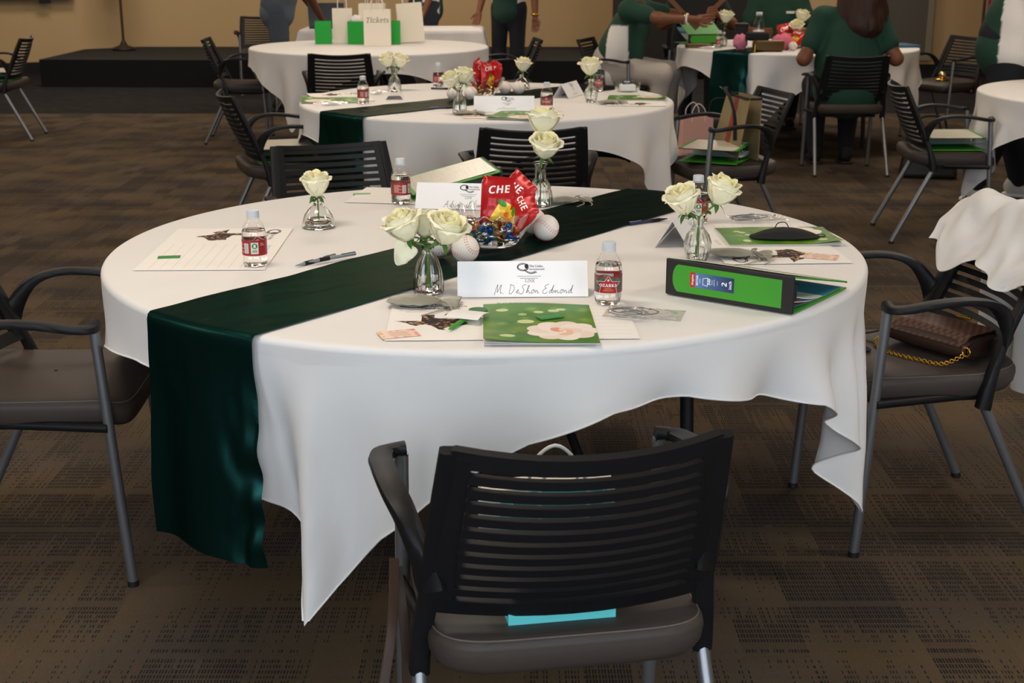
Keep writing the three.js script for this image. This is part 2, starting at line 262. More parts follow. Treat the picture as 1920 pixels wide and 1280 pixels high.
// ---------------------------------------------------------------- chairs
const backAt = (u, v) => [u * lerp(0.218, 0.197, v), lerp(0.498, 0.787, v) + 0.012 * u * u * v, -0.085 - 0.128 * v - 0.045 * (1 - u * u) - 0.012 * Math.sin(v * PI)];
function makeChair() {
  const t = new THREE.Group(); t.name = 'armchair';
  const strip = (u0, u1, v0, v1, n = 10, th = 0.014) => shell((a, b) => backAt(lerp(u0, u1, a), lerp(v0, v1, b)), n, 1, th, 0.5);
  const stile = s => sweep([[s * 0.228, 0.375, -0.058], [s * 0.225, 0.44, -0.07], [s * 0.214, 0.53, -0.1], [s * 0.206, 0.66, -0.155], [s * 0.194, 0.796, -0.217]], q => [lerp(0.034, 0.032, q), lerp(0.036, 0.018, smooth(0, 0.6, q))], 14, 10, 0.5, V(0, 0, 1));
  part('back_frame', join([strip(-0.96, 0.96, 0.955, 1.005), strip(-0.96, 0.96, -0.02, 0.075), strip(0.83, 0.97, 0, 1, 3), strip(-0.97, -0.83, 0, 1, 3), stile(1), stile(-1)]), M.black, t);
  const p = (0.945 - 0.085) / 11;                       // eleven slots, ten slats between them and the rails
  for (let k = 0; k < 11; k++) part('slat', strip(-0.84, 0.84, 0.075 + k * (0.88 / 11) + 0.031, 0.075 + (k + 1) * (0.88 / 11), 10, 0.009), M.black, t);
  const plan2 = a => { const c = Math.cos(a), q = Math.sin(a); return [0.219 * Math.sign(c) * Math.abs(c) ** 0.34, 0.222 * Math.sign(q) * Math.abs(q) ** 0.36]; };
  const prof = [[0.5, -0.04], [0.86, -0.04], [0.945, -0.033], [0.988, -0.016], [1, 0.004], [0.992, 0.016], [0.965, 0.0235], [0.92, 0.0265], [0.7, 0.03], [0.35, 0.033], [0.02, 0.034]], dip = z => 0.014 * smooth(0.3, 1, -z / 0.222) - 0.018 * smooth(0.6, 1, z / 0.222);
  part('seat', shell((u, v) => { const k = v * (prof.length - 1), i = Math.min(prof.length - 2, Math.floor(k)), [c, y] = [lerp(prof[i][0], prof[i + 1][0], k - i), lerp(prof[i][1], prof[i + 1][1], k - i)], [x, z] = plan2(-u * 2 * PI); return [x * c, 0.434 + y + dip(z * c), 0.047 + z * c]; }, 56, 20, 0.0005, 1.1), M.vinyl, t);
  const rim = []; for (let k = 0; k < 64; k++) { const [x, z] = plan2(k / 64 * 2 * PI); rim.push([x * 0.966, 0.434 + 0.0237 + dip(z * 0.966), 0.047 + z * 0.966]); }
  part('seam', tube(rim, 0.0016, 128, 5, true), M.thread, t);
  part('seat_pan', box(0.36, 0.016, 0.28, 0, 0.388, 0.07, 0.006), M.black, t);
  for (const s of [-1, 1]) {
    part('front_leg', rod([s * 0.23, 0.012, 0.245], [s * 0.226, 0.635, 0.205], 0.0125), M.tubeGrey, t);
    part('rear_leg', rod([s * 0.243, 0.012, -0.245], [s * 0.228, 0.385, -0.06], 0.0125), M.tubeGrey, t);
    part('glide', rod([s * 0.23, 0, 0.245], [s * 0.23, 0.014, 0.245], 0.0135), M.foot, t); part('glide', rod([s * 0.243, 0, -0.246], [s * 0.243, 0.014, -0.244], 0.0135), M.foot, t);
    part('armrest', sweep([[s * 0.212, 0.535, -0.115], [s * 0.226, 0.585, -0.1], [s * 0.244, 0.635, -0.06], [s * 0.258, 0.655, 0.0], [s * 0.264, 0.654, 0.09], [s * 0.262, 0.642, 0.175], [s * 0.25, 0.64, 0.205], [s * 0.218, 0.642, 0.207]], q => [lerp(0.014, 0.042, smooth(0, 0.4, q)) * lerp(1, 0.62, smooth(0.8, 0.92, q)), lerp(0.052, 0.018, smooth(0, 0.42, q)) + 0.008 * smooth(0.8, 1, q)], 26, 10, 0.55), M.black, t);
    part('bracket', rod([s * 0.2, 0.4, 0.0], [s * 0.236, 0.4, 0.22], 0.011), M.black, t);
  }
  return t;
}
const chairProto = makeChair();
function chair(label, x, z, fx, fz, group) {
  const c = chairProto.clone(); c.name = numbered('armchair'); scene.add(c); c.position.set(x, 0, z); c.rotation.y = facing(fx, fz);
  return tag(c, label, 'chair', group);
}
chair('black slatted armchair with taupe seat carrying a turquoise gift bag', 0.07, -1.97, -0.17, -0.985);
chair('black slatted armchair with empty taupe seat beside the dark green runner', -1.161, -3.132, 0.998, -0.06);
chair('black slatted armchair holding the checkered purse, white cloth over its back', 1.066, -3.338, -0.99, 0.13);
chair('black slatted armchair behind the single white rose in the low flask vase', -0.57, -4.56, 0.36, 0.93);
chair('black slatted armchair behind the two stacked white roses, facing the second table', 0.07, -5.43, -0.06, -1);
chair('black slatted armchair with a binder on its seat, beside the second table and its runner', -1.17, -6.62, 0.94, -0.34);
chair('black slatted armchair holding a green binder and a striped tote bag', 1.09, -6.66, -0.97, 0.24);
chair('black slatted armchair in front of the table with white gift bags', -1.16, -9.36, -0.03, -1);
chair('empty black slatted armchair turned towards the table with white gift bags', -2.18, -10.82, 0.995, -0.1);
chair('black slatted armchair behind the person in grey denim trousers', -2.62, -14.4, 0.2, 0.98);
chair('black slatted armchair with a green binder on its seat near the stage corner', -4.09, -10.95, -0.99, 0.1);
chair('black slatted armchair with green binder, beside the person in white sneakers', 2.22, -7.05, 0.99, 0.06);
chair('black slatted armchair in which the long-haired person sits', 2.27, -9.2, 0, -1);
chair('black slatted armchair with a gold object on its seat near the striped flag', 3.5, -10.95, -0.86, 0.5);
chair('black slatted armchair in which the person in light grey trousers sits', 0.78, -10.75, 0.93, 0.37);
chair('black slatted armchair beside the standing person with a bracelet watch', -0.02, -10.75, -0.99, 0.1);

// ---------------------------------------------------------------- tables, cloths, runners
const TOP = 0.75, R = 0.914;
const T1 = [-0.064, -3.27], T2 = [-0.124, -6.72], T3 = [-1.10, -10.6], T4 = [2.2, -10.62], T5 = [3.36, -7.0];
function tableProto() {
  const t = new THREE.Group(); t.name = 'folding_table';
  part('tabletop', lathe([[0, 0.72], [R - 0.012, 0.72], [R - 0.004, 0.724], [R - 0.004, 0.742], [R - 0.012, 0.746], [0, 0.746]], 64), M.board, t);
  for (const s of [-1, 1]) {
    part('leg_frame', join([rod([-0.28, 0, s * 0.5], [-0.28, 0.72, s * 0.46], 0.016), rod([0.28, 0, s * 0.5], [0.28, 0.72, s * 0.46], 0.016), rod([-0.28, 0.32, s * 0.482], [0.28, 0.32, s * 0.482], 0.012), rod([-0.28, 0.7, s * 0.46], [0.28, 0.7, s * 0.46], 0.014)]), M.steel, t);
    part('brace', rod([0, 0.32, s * 0.48], [0, 0.71, s * 0.1], 0.011), M.steel, t);
  }
  return t;
}
const tblProto = tableProto();
const wrap = a => { while (a > 180) a -= 360; while (a <= -180) a += 360; return a; };
// drop(deg) hanging length, ridges [[deg, gain, width]] how far the cloth swings out or in per metre of drop
function clothGeo(drop, ridges, sd) {
  const NA = 480, rings = [0, 0.25, 0.5, 0.7, 0.84, 0.9], pos = [], idx = [], uv = [], hem = [], arc = 5, hang = 18;
  const rows = rings.length + arc + hang;
  for (let j = 0; j < rows; j++) for (let i = 0; i <= NA; i++) {
    const deg = wrap(i / NA * 360), th = deg * D2R, L = drop(deg); let r, y, s = 0;
    if (j < rings.length) { r = rings[j]; y = TOP + 0.0012 * noise(r * Math.sin(th) * 6, r * Math.cos(th) * 6, sd); }
    else if (j < rings.length + arc) { const q = (j - rings.length + 1) / arc * PI / 2; r = 0.905 + 0.014 * Math.sin(q); y = TOP - 0.014 * (1 - Math.cos(q)); }
    else {
      s = (j - rings.length - arc + 1) / hang * (L - 0.014); let f = 0.035;
      for (const [c, g, w] of ridges) { const e = wrap(deg - c) / w; f += g * Math.exp(-e * e); }
      const grow = s * smooth(0.0, 0.2, s);
      r = 0.919 + f * grow + 0.006 * smooth(0, 0.12, s) * noise(deg / 9, s * 5, sd) + 0.012 * smooth(0.05, 0.3, s) * noise(deg / 5, s * 2, sd + 3) + 0.006 * smooth(0.12, 0.35, s) * noise(deg / 2.2 + s * 4, s * 7, sd + 5); y = TOP - 0.014 - s * (1 - 0.25 * Math.min(0.3, f * f));
      if (j === rows - 1 && i < NA) hem.push([r * Math.sin(th), y, r * Math.cos(th)]);
    }
    pos.push(r * Math.sin(th), y, r * Math.cos(th));
    if (s) uv.push(th * 0.9, s); else uv.push(r * Math.sin(th), r * Math.cos(th));
  }
  const w = NA + 1; for (let j = 0; j < rows - 1; j++) for (let i = 0; i < NA; i++) { const a = j * w + i; if (j) idx.push(a, a + w, a + 1); idx.push(a + 1, a + w, a + w + 1); }
  const g = new THREE.BufferGeometry(); g.setAttribute('position', new THREE.Float32BufferAttribute(pos, 3)); g.setAttribute('uv', new THREE.Float32BufferAttribute(uv, 2)); g.setIndex(idx); g.computeVertexNormals();
  const n = g.attributes.normal;                           // weld the seam's shading
  for (let j = 0; j < rows; j++) { const a = j * w, b = a + NA, v = V(n.getX(a) + n.getX(b), n.getY(a) + n.getY(b), n.getZ(a) + n.getZ(b)).normalize(); n.setXYZ(a, v.x, v.y, v.z); n.setXYZ(b, v.x, v.y, v.z); }
  return [g, new THREE.TubeGeometry(new THREE.CatmullRomCurve3(hem.map(p => V(...p)), true), 480, 0.0022, 5, true)];
}
const squareDrop = (alpha, a = 1.044) => deg => { let m = 9; for (let k = 0; k < 4; k++) { const c = Math.cos(wrap(deg - alpha - 90 * k) * D2R); if (c > 0.05) m = Math.min(m, a / c); } return Math.max(0.1, m - R); };
const squareRidges = (alpha, sd) => { const o = []; for (let k = 0; k < 4; k++) { const c = alpha + 45 + 90 * k; o.push([c - 1, 0.06, 4], [c + 9, -0.2, 5], [c - 11, -0.17, 5], [c + 19, 0.1, 6], [c - 21, 0.08, 6], [c + 33, -0.06, 5], [c + 46, 0.06, 5]); } return o; };
function table([x, z], tl, cl, drop, ridges, sd) {
  const t = tblProto.clone(); t.name = numbered('folding_table'); scene.add(t); t.position.set(x, 0, z); t.rotation.y = 0.5; tag(t, tl, 'table');
  const c = thing('tablecloth', cl, 'tablecloth', [x, 0, z]); const [g, h] = clothGeo(drop, ridges, sd);
  part('cloth', g, M.cloth, c); part('hem', h, M.hem, c);
}
const D1 = [[-180, .25], [-160, .14], [-145, .12], [-130, .16], [-116, .4], [-109, .56], [-103, .42], [-95, .3], [-80, .19], [-64, .145], [-52, .122], [-45, .125], [-40, .16], [-33, .27], [-27, .385], [-24, .44], [-21, .57], [-18, .5], [-12, .385], [-4, .27], [6, .18], [16, .128], [26, .118], [40, .165], [48, .2], [56, .29], [62, .38], [67, .5], [70, .58], [73, .52], [80, .4], [90, .28], [110, .14], [125, .13], [140, .16], [155, .35], [161, .56], [168, .4], [180, .25]];
const drop1 = d => { const k = D1.findIndex(e => d <= e[0]); if (k <= 0) return D1[0][1]; const [a, b] = D1[k - 1], [c, e] = D1[k]; return lerp(b, e, (d - a) / (c - a)); };
const ridges1 = [[-20.5, .07, 2.2], [-26, -.24, 3.4], [-15, -.12, 4], [-8, .03, 6], [4, -.05, 6], [14, .2, 5], [23, -.34, 4], [31, .2, 4], [40, -.3, 4], [49, .2, 4], [55, -.12, 3], [60, .1, 2.6], [65, -.22, 2.6], [70, .05, 2.8], [76, -.2, 4], [84, .06, 4], [-60, .1, 7], [-75, -.1, 7], [-109, .04, 4], [-100, -.2, 5], [161, .05, 4]];
table(T1, 'round folding table with black legs under the foreground white cloth', 'large white square cloth draped over the foreground round table', drop1, ridges1, 1);
table(T2, 'round folding table under the second white cloth with a green runner', 'white square cloth on the second table, chairs and runner around it', squareDrop(24), squareRidges(24), 12);
table(T3, 'round folding table under the cloth that carries white gift bags', 'white cloth on the round table that carries the gift bags', squareDrop(14), squareRidges(14), 23);
table(T4, 'round folding table under the cloth where several people sit', 'white cloth on the round table where several people sit', squareDrop(18), squareRidges(18), 34);
table(T5, 'round folding table under the cloth next to the white sneakers', 'white cloth on the round table next to the person in sneakers', squareDrop(40), squareRidges(40), 45);
function runner([x, z], label, deg, near, far, drop, sd, turnFar = true) {
  const a = deg * D2R, dx = Math.sin(a), dz = Math.cos(a), wx = Math.cos(a), wz = -Math.sin(a), W = 0.304, tot = 2 * 0.926 + near + far;
  const g = shell((u, v) => {
    const o = (u - 0.5) * W, rim = Math.sqrt(0.921 ** 2 - o * o), t = lerp(-(0.926 + far), 0.926 + near, v), s = Math.max(0, Math.abs(t) - rim), sg = Math.sign(t);
    let q = Math.min(Math.abs(t), rim), y = TOP + 0.004 + 0.0022 * noise(o * 9, t * 5, sd) + 0.0016 * noise(o * 30 + t * 8, t * 9, sd + 1);
    let lat = o + 0.006 * noise(t * 3, u > 0.5 ? 2 : 5, sd);
    if (s > 0) {
      const b = 0.03, k = Math.min(s / b, 1), h = smooth(0.02, 0.3, s); q = rim + 0.010 * Math.sin(k * PI / 2) + 0.006 + h * (0.045 * s + 0.012 * Math.sin(u * 7 + s * 2 + sd) + 0.008 * noise(u * 3, s * 3, sd) + 0.03 * smooth(0.7, 0.95, u) * noise(u * 9, s * 11, sd + 2) + 0.012 * smooth(0.25, 0.05, s) * noise(u * 7, s * 8, sd + 4));
      y = TOP + 0.004 - (s < b ? b * (1 - Math.cos(k * PI / 2)) * 0.6 : s - b * 0.4); lat = o * (1 + 0.06 * h) + 0.012 * noise(s * 7, u > 0.5 ? 1 : 4, sd) * h;
    }
    return [dx * q * sg + wx * lat, y, dz * q * sg + wz * lat];
  }, 28, 220, 0.0012, 1.2);
  return solo('table_runner', label, 'table runner', g, M.satin, [x, 0, z]);
}
runner(T1, 'dark green satin runner across the foreground table, baseballs and bowl on it', -36.5, 0.47, 0.42, 0, 3);
runner(T2, 'dark green satin runner across the second table', -44, 0.4, 0.4, 0, 8);
runner(T4, 'dark green satin runner hanging from the table where people sit', -42, 0.45, 0.2, 0, 14);
{ // far rectangular table along the wall
  const t = thing('rectangular_table', 'rectangular folding table with white cloth carrying a laptop', 'table', [-1.13, 0, -13.15]);
  part('tabletop', box(1.7, 0.03, 0.7, 0, 0.73, 0), M.board, t);
  part('leg_frame', join([-0.7, 0.7].flatMap(x => [-0.28, 0.28].map(z => rod([x, 0, z], [x, 0.72, z], 0.015)))), M.steel, t);
  const c = thing('tablecloth', 'white cloth over the rectangular table with the laptop', 'tablecloth', [-1.13, 0, -13.15]);
  const g = shell((u, v) => { const a = u * 2 - 1, b = v * 2 - 1, x = clamp(a * 1.15, -0.86, 0.86), z = clamp(b * 0.62, -0.36, 0.36), ox = Math.max(0, Math.abs(a * 1.15) - 0.86), oz = Math.max(0, Math.abs(b * 0.62) - 0.36); const dr = Math.max(ox, oz); return [x + Math.sign(a) * 0.03 * smooth(0, 0.2, ox) + 0.012 * Math.sin(b * 16) * ox * 4, TOP + 0.004 - dr, z + Math.sign(b) * 0.03 * smooth(0, 0.2, oz) + 0.012 * Math.sin(a * 30) * oz * 4]; }, 60, 40, 0.002, 1);
  part('cloth', g, M.cloth, c);
}

// ---------------------------------------------------------------- printed matter
// thin joined handwriting, drawn as strokes in a box one unit high (y down from 0 to 1)
const SCRIPT = {
  M: [0.9, [[0, 1.1, .12, .15, .2, .0, .24, .75, .3, .9, .5, .25, .62, .0, .6, .7, .66, 1, .8, .85]]], '.': [0.3, [[.05, .95, .09, .98]]],
  D: [0.85, [[.15, .1, .05, 1, .3, 1.05, .65, .6, .5, .12, .05, .08]]], S: [0.75, [[.6, .1, .3, .05, .2, .35, .5, .6, .35, 1.05, 0, 1]]], E: [0.75, [[.65, .05, .2, .15, .3, .45, .5, .45, .15, .55, .05, .95, .35, 1.02, .6, .85]]],
  A: [0.8, [[0, 1.1, .25, .6, .5, .02, .5, .6, .52, 1, .7, .9], [.1, .68, .62, .62]]], H: [0.9, [[.15, .1, .1, .6, .02, 1.1], [.7, .0, .6, .5, .5, 1.05, .7, .9], [.05, .62, .4, .5, .75, .48]]],
  e: [0.42, [[.02, .85, .3, .7, .25, .55, .08, .7, .12, 1, .42, .85]]], h: [0.5, [[.02, .9, .25, .3, .2, .05, .08, .5, .05, 1, .2, .65, .32, .7, .33, 1, .5, .88]]], o: [0.45, [[.3, .6, .1, .65, .08, .95, .25, 1, .36, .75, .3, .6, .45, .68]]],
  n: [0.5, [[.02, .65, .06, 1, .2, .65, .33, .68, .34, 1, .5, .88]]], d: [0.52, [[.3, .62, .08, .7, .1, 1, .28, .9, .5, -.05, .4, .6, .36, 1, .52, .88]]], m: [0.72, [[.02, .65, .06, 1, .2, .65, .28, .7, .28, 1, .42, .65, .52, .7, .54, 1, .72, .88]]],
  r: [0.36, [[.02, .7, .08, .55, .18, .65, .14, 1, .36, .88]]], i: [0.28, [[.08, .62, .06, .98, .28, .88], [.14, .38, .16, .4]]], u: [0.5, [[.04, .62, .06, 1, .28, .9, .34, .6, .34, 1, .5, .88]]], t: [0.36, [[.22, .15, .12, .6, .1, 1, .36, .88], [0, .45, .36, .4]]], ' ': [0.35, []],
};
function script(c, text, x, y, h, color, lw) {
  c.strokeStyle = color; c.lineWidth = lw; c.lineCap = c.lineJoin = 'round';
  for (const ch of text) {
    const [w, st] = SCRIPT[ch];
    for (const s of st) {
      const P = []; for (let i = 0; i < s.length; i += 2) P.push([x + (s[i] + (1 - s[i + 1]) * 0.22) * h, y + s[i + 1] * h]);
      c.beginPath(); c.moveTo(...P[0]); for (let i = 1; i < P.length - 1; i++) c.quadraticCurveTo(P[i][0], P[i][1], (P[i][0] + P[i + 1][0]) / 2, (P[i][1] + P[i + 1][1]) / 2); c.lineTo(...P[P.length - 1]); c.stroke();
    }
    x += w * h;
  }
  return x;
}
function emblem(c, x, y, s) {               // chain of links with a globe and two lines of lettering
  c.strokeStyle = '#26282b'; c.fillStyle = '#26282b'; c.lineWidth = s * 0.022;
  for (let k = 0; k < 12; k++) { const a = 0.5 + k / 12 * 5; c.beginPath(); c.ellipse(x + s * (0.26 + 0.24 * Math.cos(a)), y + s * (0.16 + 0.13 * Math.sin(a)), s * 0.045, s * 0.022, a + 1.5, 0, 7); c.stroke(); }
  for (let k = 0; k < 7; k++) { c.beginPath(); c.ellipse(x + s * (0.36 + k * 0.075), y + s * (0.3 + 0.06 * Math.sin(k * 0.6) + k * 0.015), s * 0.045, s * 0.022, 0.4, 0, 7); c.stroke(); }
  c.beginPath(); c.ellipse(x + s * 0.42, y + s * 0.13, s * 0.09, s * 0.1, 0, 0, 7); c.fill();
  c.textAlign = 'left'; c.font = `bold ${s * 0.12}px serif`; c.fillText('The Links,', x + s * 0.54, y + s * 0.17); c.font = `bold ${s * 0.1}px serif`; c.fillText('Incorporated', x + s * 0.54, y + s * 0.28);
  c.fillRect(x, y + s * 0.52, s * 1.05, s * 0.012); c.fillRect(x + s * 0.12, y + s * 0.6, s * 0.8, s * 0.014);
}
const cardTex = (name, hand) => canvasTex(1100, 270, (c, w, h) => {
  c.fillStyle = '#f6f6f7'; c.fillRect(0, 0, w, h); emblem(c, 505, 14, 190);
  c.fillStyle = '#66686c'; c.font = '34px serif'; c.textAlign = 'center'; c.fillText('LINK', 610, 160);
  script(c, name, hand[0], 172, 74, '#222429', 3.2);
});
const cardA = cardTex('M. DeShon Edmond', [310]), cardB = cardTex('Adrienne Hunter', [330]);
const cardC = canvasTex(1100, 270, (c, w, h) => { c.fillStyle = '#f6f6f7'; c.fillRect(0, 0, w, h); emblem(c, 505, 14, 190); c.fillStyle = '#66686c'; c.font = '34px serif'; c.textAlign = 'center'; c.fillText('LINK', 610, 160); c.strokeStyle = '#222429'; c.lineWidth = 3; c.beginPath(); c.moveTo(420, 235); for (let k = 1; k < 26; k++) c.lineTo(420 + k * 14, 215 + 28 * Math.sin(k * 1.9) * (k % 9 ? 0.6 : 1.2)); c.stroke(); });
const TEXAS = [[.36, 0], [.53, 0], [.53, .2], [.6, .24], [.7, .25], [.8, .29], [.92, .27], [.945, .45], [.99, .57], [.96, .66], [.85, .72], [.73, .82], [.66, .9], [.69, 1], [.6, .96], [.55, .82], [.48, .69], [.42, .63], [.35, .65], [.3, .72], [.22, .65], [.17, .54], [.06, .43], [0, .4], [.36, .4]];
const matTex = canvasTex(1700, 1060, (c, w, h) => {
  c.fillStyle = '#f4f0ea'; c.fillRect(0, 0, w, h); c.save(); c.translate(60, 90); c.scale(1.6, 1.6); emblem(c, 0, 0, 250); c.restore();
  c.save(); c.translate(40, 420); c.beginPath(); TEXAS.forEach(([x, y], i) => i ? c.lineTo(x * 520, y * 400) : c.moveTo(x * 520, y * 400)); c.closePath(); c.fillStyle = '#2e2320'; c.fill(); c.clip();
  for (let k = 0; k < 170; k++) { c.fillStyle = ['#8a5a3c', '#b98a5e', '#5a3a2c', '#3f4a63', '#a36b4c', '#d0a57c'][k % 6]; c.beginPath(); c.ellipse(rr(0, 520), rr(0, 400), rr(8, 20), rr(6, 15), rnd() * 3, 0, 7); c.fill(); } c.restore();
  c.fillStyle = '#5d5a56'; c.font = '44px serif'; c.fillText('N O T E S :', 760, 120);
  c.strokeStyle = '#cfc8bd'; c.lineWidth = 3; for (let y = 210; y < 1030; y += 92) { c.beginPath(); c.moveTo(700, y); c.lineTo(1660, y); c.stroke(); }
});
const bookTex = canvasTex(860, 1100, (c, w, h) => {
  c.fillStyle = '#557f1c'; c.fillRect(0, 0, w, h);
  const blot = (x, y, r, col, a) => { const g = c.createRadialGradient(x, y, 0, x, y, r); g.addColorStop(0, col); g.addColorStop(1, col.replace(/[\d.]+\)$/, '0)')); c.globalAlpha = a; c.fillStyle = g; c.beginPath(); c.arc(x, y, r, 0, 7); c.fill(); c.globalAlpha = 1; };
  for (let k = 0; k < 60; k++) blot(rr(0, w), rr(0, 260), rr(60, 160), 'rgba(84,146,84,1)', 0.25);
  for (let k = 0; k < 60; k++) blot(rr(0, w), rr(350, h), rr(60, 180), ['rgba(58,124,26,1)', 'rgba(140,164,30,1)', 'rgba(28,92,24,1)'][k % 3], 0.4);
  for (let k = 0; k < 22; k++) blot(rr(0, w), rr(100, 850), rr(30, 70), 'rgba(176,200,104,1)', 0.45);
  for (const [x, y, r] of [[150, 200, 50], [310, 320, 36], [440, 260, 40], [330, 520, 66], [560, 220, 46], [620, 180, 40], [180, 940, 60]]) { c.fillStyle = 'rgba(245,245,190,.75)'; c.beginPath(); c.ellipse(x, y, r, r * 0.8, 0, 0, 7); c.fill(); }
  c.fillStyle = '#2f5a2c'; c.font = 'bold 30px serif'; c.textAlign = 'center'; c.fillText('WESTERN AREA LEADERSHIP', 430, 330); c.fillText('DEVELOPMENT', 400, 395);
  const X = 600, Y = 780;
  for (let k = 0; k < 9; k++) { const a = k * 0.7; c.fillStyle = k % 2 ? '#f2dfd0' : '#f7ebe0'; c.beginPath(); c.ellipse(X + 130 * Math.cos(a), Y + 110 * Math.sin(a), 150, 110, a, 0, 7); c.fill(); }
  for (let k = 0; k < 9; k++) { const a = k * 1.3, r = 95 - k * 9; c.fillStyle = ['#f6d9c4', '#f0c0a6', '#f8e6d8', '#e89a80'][k % 4]; c.beginPath(); c.ellipse(X + r * 0.6 * Math.cos(a), Y + r * 0.5 * Math.sin(a), r, r * 0.75, a, 0, 7); c.fill(); }
});
const labelTex = canvasTex(1460, 300, (c, w, h) => {
  c.fillStyle = '#9a2228'; c.fillRect(0, 0, w, h); c.fillStyle = '#4d554c'; c.fillRect(180, 26, 560, 236);
  for (let k = 0; k < 240; k++) { c.fillStyle = ['#39403c', '#6c7468', '#8d9488', '#2f3634'][k % 4]; c.fillRect(rr(180, 720), rr(40, 250), rr(6, 30), rr(4, 12)); }
  c.fillStyle = '#a51f27'; c.strokeStyle = '#efe6da'; c.lineWidth = 6; c.beginPath(); [[460, -10], [520, 95], [690, 105], [590, 190], [620, 300], [300, 300], [330, 190], [230, 105], [400, 95]].forEach(([x, y], i) => i ? c.lineTo(x, y) : c.moveTo(x, y)); c.closePath(); c.fill(); c.stroke();
  c.fillStyle = '#f0d9a0'; c.beginPath(); for (let k = 0; k < 10; k++) { const a = -PI / 2 + k * PI / 5, r = k % 2 ? 12 : 30; c.lineTo(460 + r * Math.cos(a), 72 + r * Math.sin(a)); } c.fill();
  c.fillStyle = '#fbf7f0'; c.textAlign = 'center'; c.font = 'bold 70px serif'; c.fillText('OZARKA', 460, 186); c.fillStyle = '#e9c46a'; c.font = '24px serif'; c.fillText('NATURAL', 460, 228); c.fillText('SPRING WATER', 460, 258);
  c.fillStyle = '#e7d9c2'; c.font = '17px sans-serif'; for (let k = 0; k < 8; k++) c.fillRect(800, 60 + k * 24, 150 + 50 * Math.sin(k * 2), 7);
  c.fillStyle = '#f2efe9'; c.fillRect(1010, 60, 90, 190); c.fillStyle = '#222'; for (let k = 0; k < 22; k++) c.fillRect(1018, 68 + k * 8, 74, 2 + (k * 7) % 4);
  c.fillStyle = '#cfd6c0'; c.fillRect(1150, 40, 140, 220); c.fillStyle = '#2d7a3a'; c.beginPath(); c.arc(1220, 110, 52, 0, 7); c.fill(); c.fillStyle = '#fff'; c.font = 'bold 84px sans-serif'; c.fillText('8', 1220, 140); c.fillStyle = '#4c5a3c'; c.fillRect(1175, 190, 90, 12); c.fillRect(1175, 215, 90, 12);
  c.fillStyle = '#5a6a86'; c.fillRect(20, 50, 110, 190); c.fillStyle = '#e9e2d6'; c.fillRect(1330, 60, 60, 8); c.fillRect(1330, 90, 80, 8);
});
const spineTex = canvasTex(560, 170, (c, w, h) => {
  const g = c.createLinearGradient(0, 0, w, 0); g.addColorStop(0.12, '#5d86b8'); g.addColorStop(1, '#26365e'); c.fillStyle = g; c.fillRect(0, 0, w, h); c.fillStyle = '#c02a25'; c.fillRect(0, 0, 66, h);
  const up = (t, x, y, f, col = '#fff') => { c.save(); c.translate(x, y); c.rotate(-PI / 2); c.textAlign = 'center'; c.font = f; c.fillStyle = col; c.fillText(t, 0, 0); c.restore(); };
  up('Staples', 44, h / 2, 'bold 36px sans-serif'); up('BETTER', 104, h / 2, 'bold 34px sans-serif'); up('binder', 134, h / 2, '20px sans-serif'); c.strokeStyle = '#fff'; c.lineWidth = 6; c.beginPath(); c.moveTo(225, 40); c.lineTo(165, 55); c.lineTo(165, 125); c.lineTo(225, 135); c.closePath(); c.stroke();
  up('540', 262, h / 2, 'italic bold 46px sans-serif'); up('Sheet', 290, h / 2, '22px sans-serif'); up('capacity', 316, h / 2, '22px sans-serif'); up('sheets', 356, h / 2, '18px sans-serif'); up('2', 470, h / 2, 'bold 92px sans-serif'); up('inch', 530, h / 2, 'bold 48px sans-serif');
});
const coverTex = canvasTex(512, 660, (c, w, h) => { c.fillStyle = '#ded8c8'; c.fillRect(0, 0, w, h); for (let k = 0; k < 900; k++) { c.fillStyle = ['#cfc9b2', '#d8d6c0', '#c6c6aa', '#e6e1d4'][k % 4]; c.globalAlpha = 0.35; c.fillRect(rr(0, w), rr(0, h), rr(20, 140), rr(2, 8)); } c.globalAlpha = 1; c.strokeStyle = '#efece4'; c.lineWidth = 10; c.strokeRect(5, 5, w - 10, h - 10); c.strokeStyle = '#e8e4da'; c.lineWidth = 8; c.beginPath(); c.moveTo(150, 120); c.lineTo(400, 500); c.stroke(); });
const bagTex = canvasTex(512, 720, (c, w, h) => {
  c.fillStyle = '#b8171b'; c.fillRect(0, 0, w, h); c.fillStyle = '#e9c22e'; c.beginPath(); c.moveTo(90, 620); c.lineTo(230, 330); c.lineTo(430, 420); c.lineTo(380, 640); c.fill(); c.fillStyle = '#3f8f2c'; c.beginPath(); c.ellipse(250, 380, 70, 40, 0.6, 0, 7); c.fill(); c.fillStyle = '#e8672a'; c.beginPath(); c.ellipse(330, 540, 60, 40, 0.3, 0, 7); c.fill();
  c.save(); c.translate(60, 260); c.rotate(-0.12); c.fillStyle = '#fff'; c.font = 'italic bold 150px sans-serif'; c.fillText('CHE', 0, 0); c.restore();
  c.fillStyle = '#8e1014'; for (let k = 0; k < 14; k++) c.fillRect(0, 6 + k * 3, w, 1);
});
const couponTex = canvasTex(300, 180, (c, w, h) => { c.fillStyle = '#f0cfbb'; c.fillRect(0, 0, w, h); for (let k = 0; k < 26; k++) { c.fillStyle = ['#e98a7c', '#f3b493', '#d8b26a', '#e7a0a0'][k % 4]; c.beginPath(); const e = k % 2; c.arc(e ? rr(0, w) : (k % 4 ? 20 : w - 20), e ? (k % 3 ? 14 : h - 14) : rr(0, h), rr(8, 22), 0, 7); c.fill(); } c.fillStyle = '#9c4a3c'; for (let k = 0; k < 4; k++) c.fillRect(70 + 12 * (k % 2), 48 + k * 26, 150, 6); });
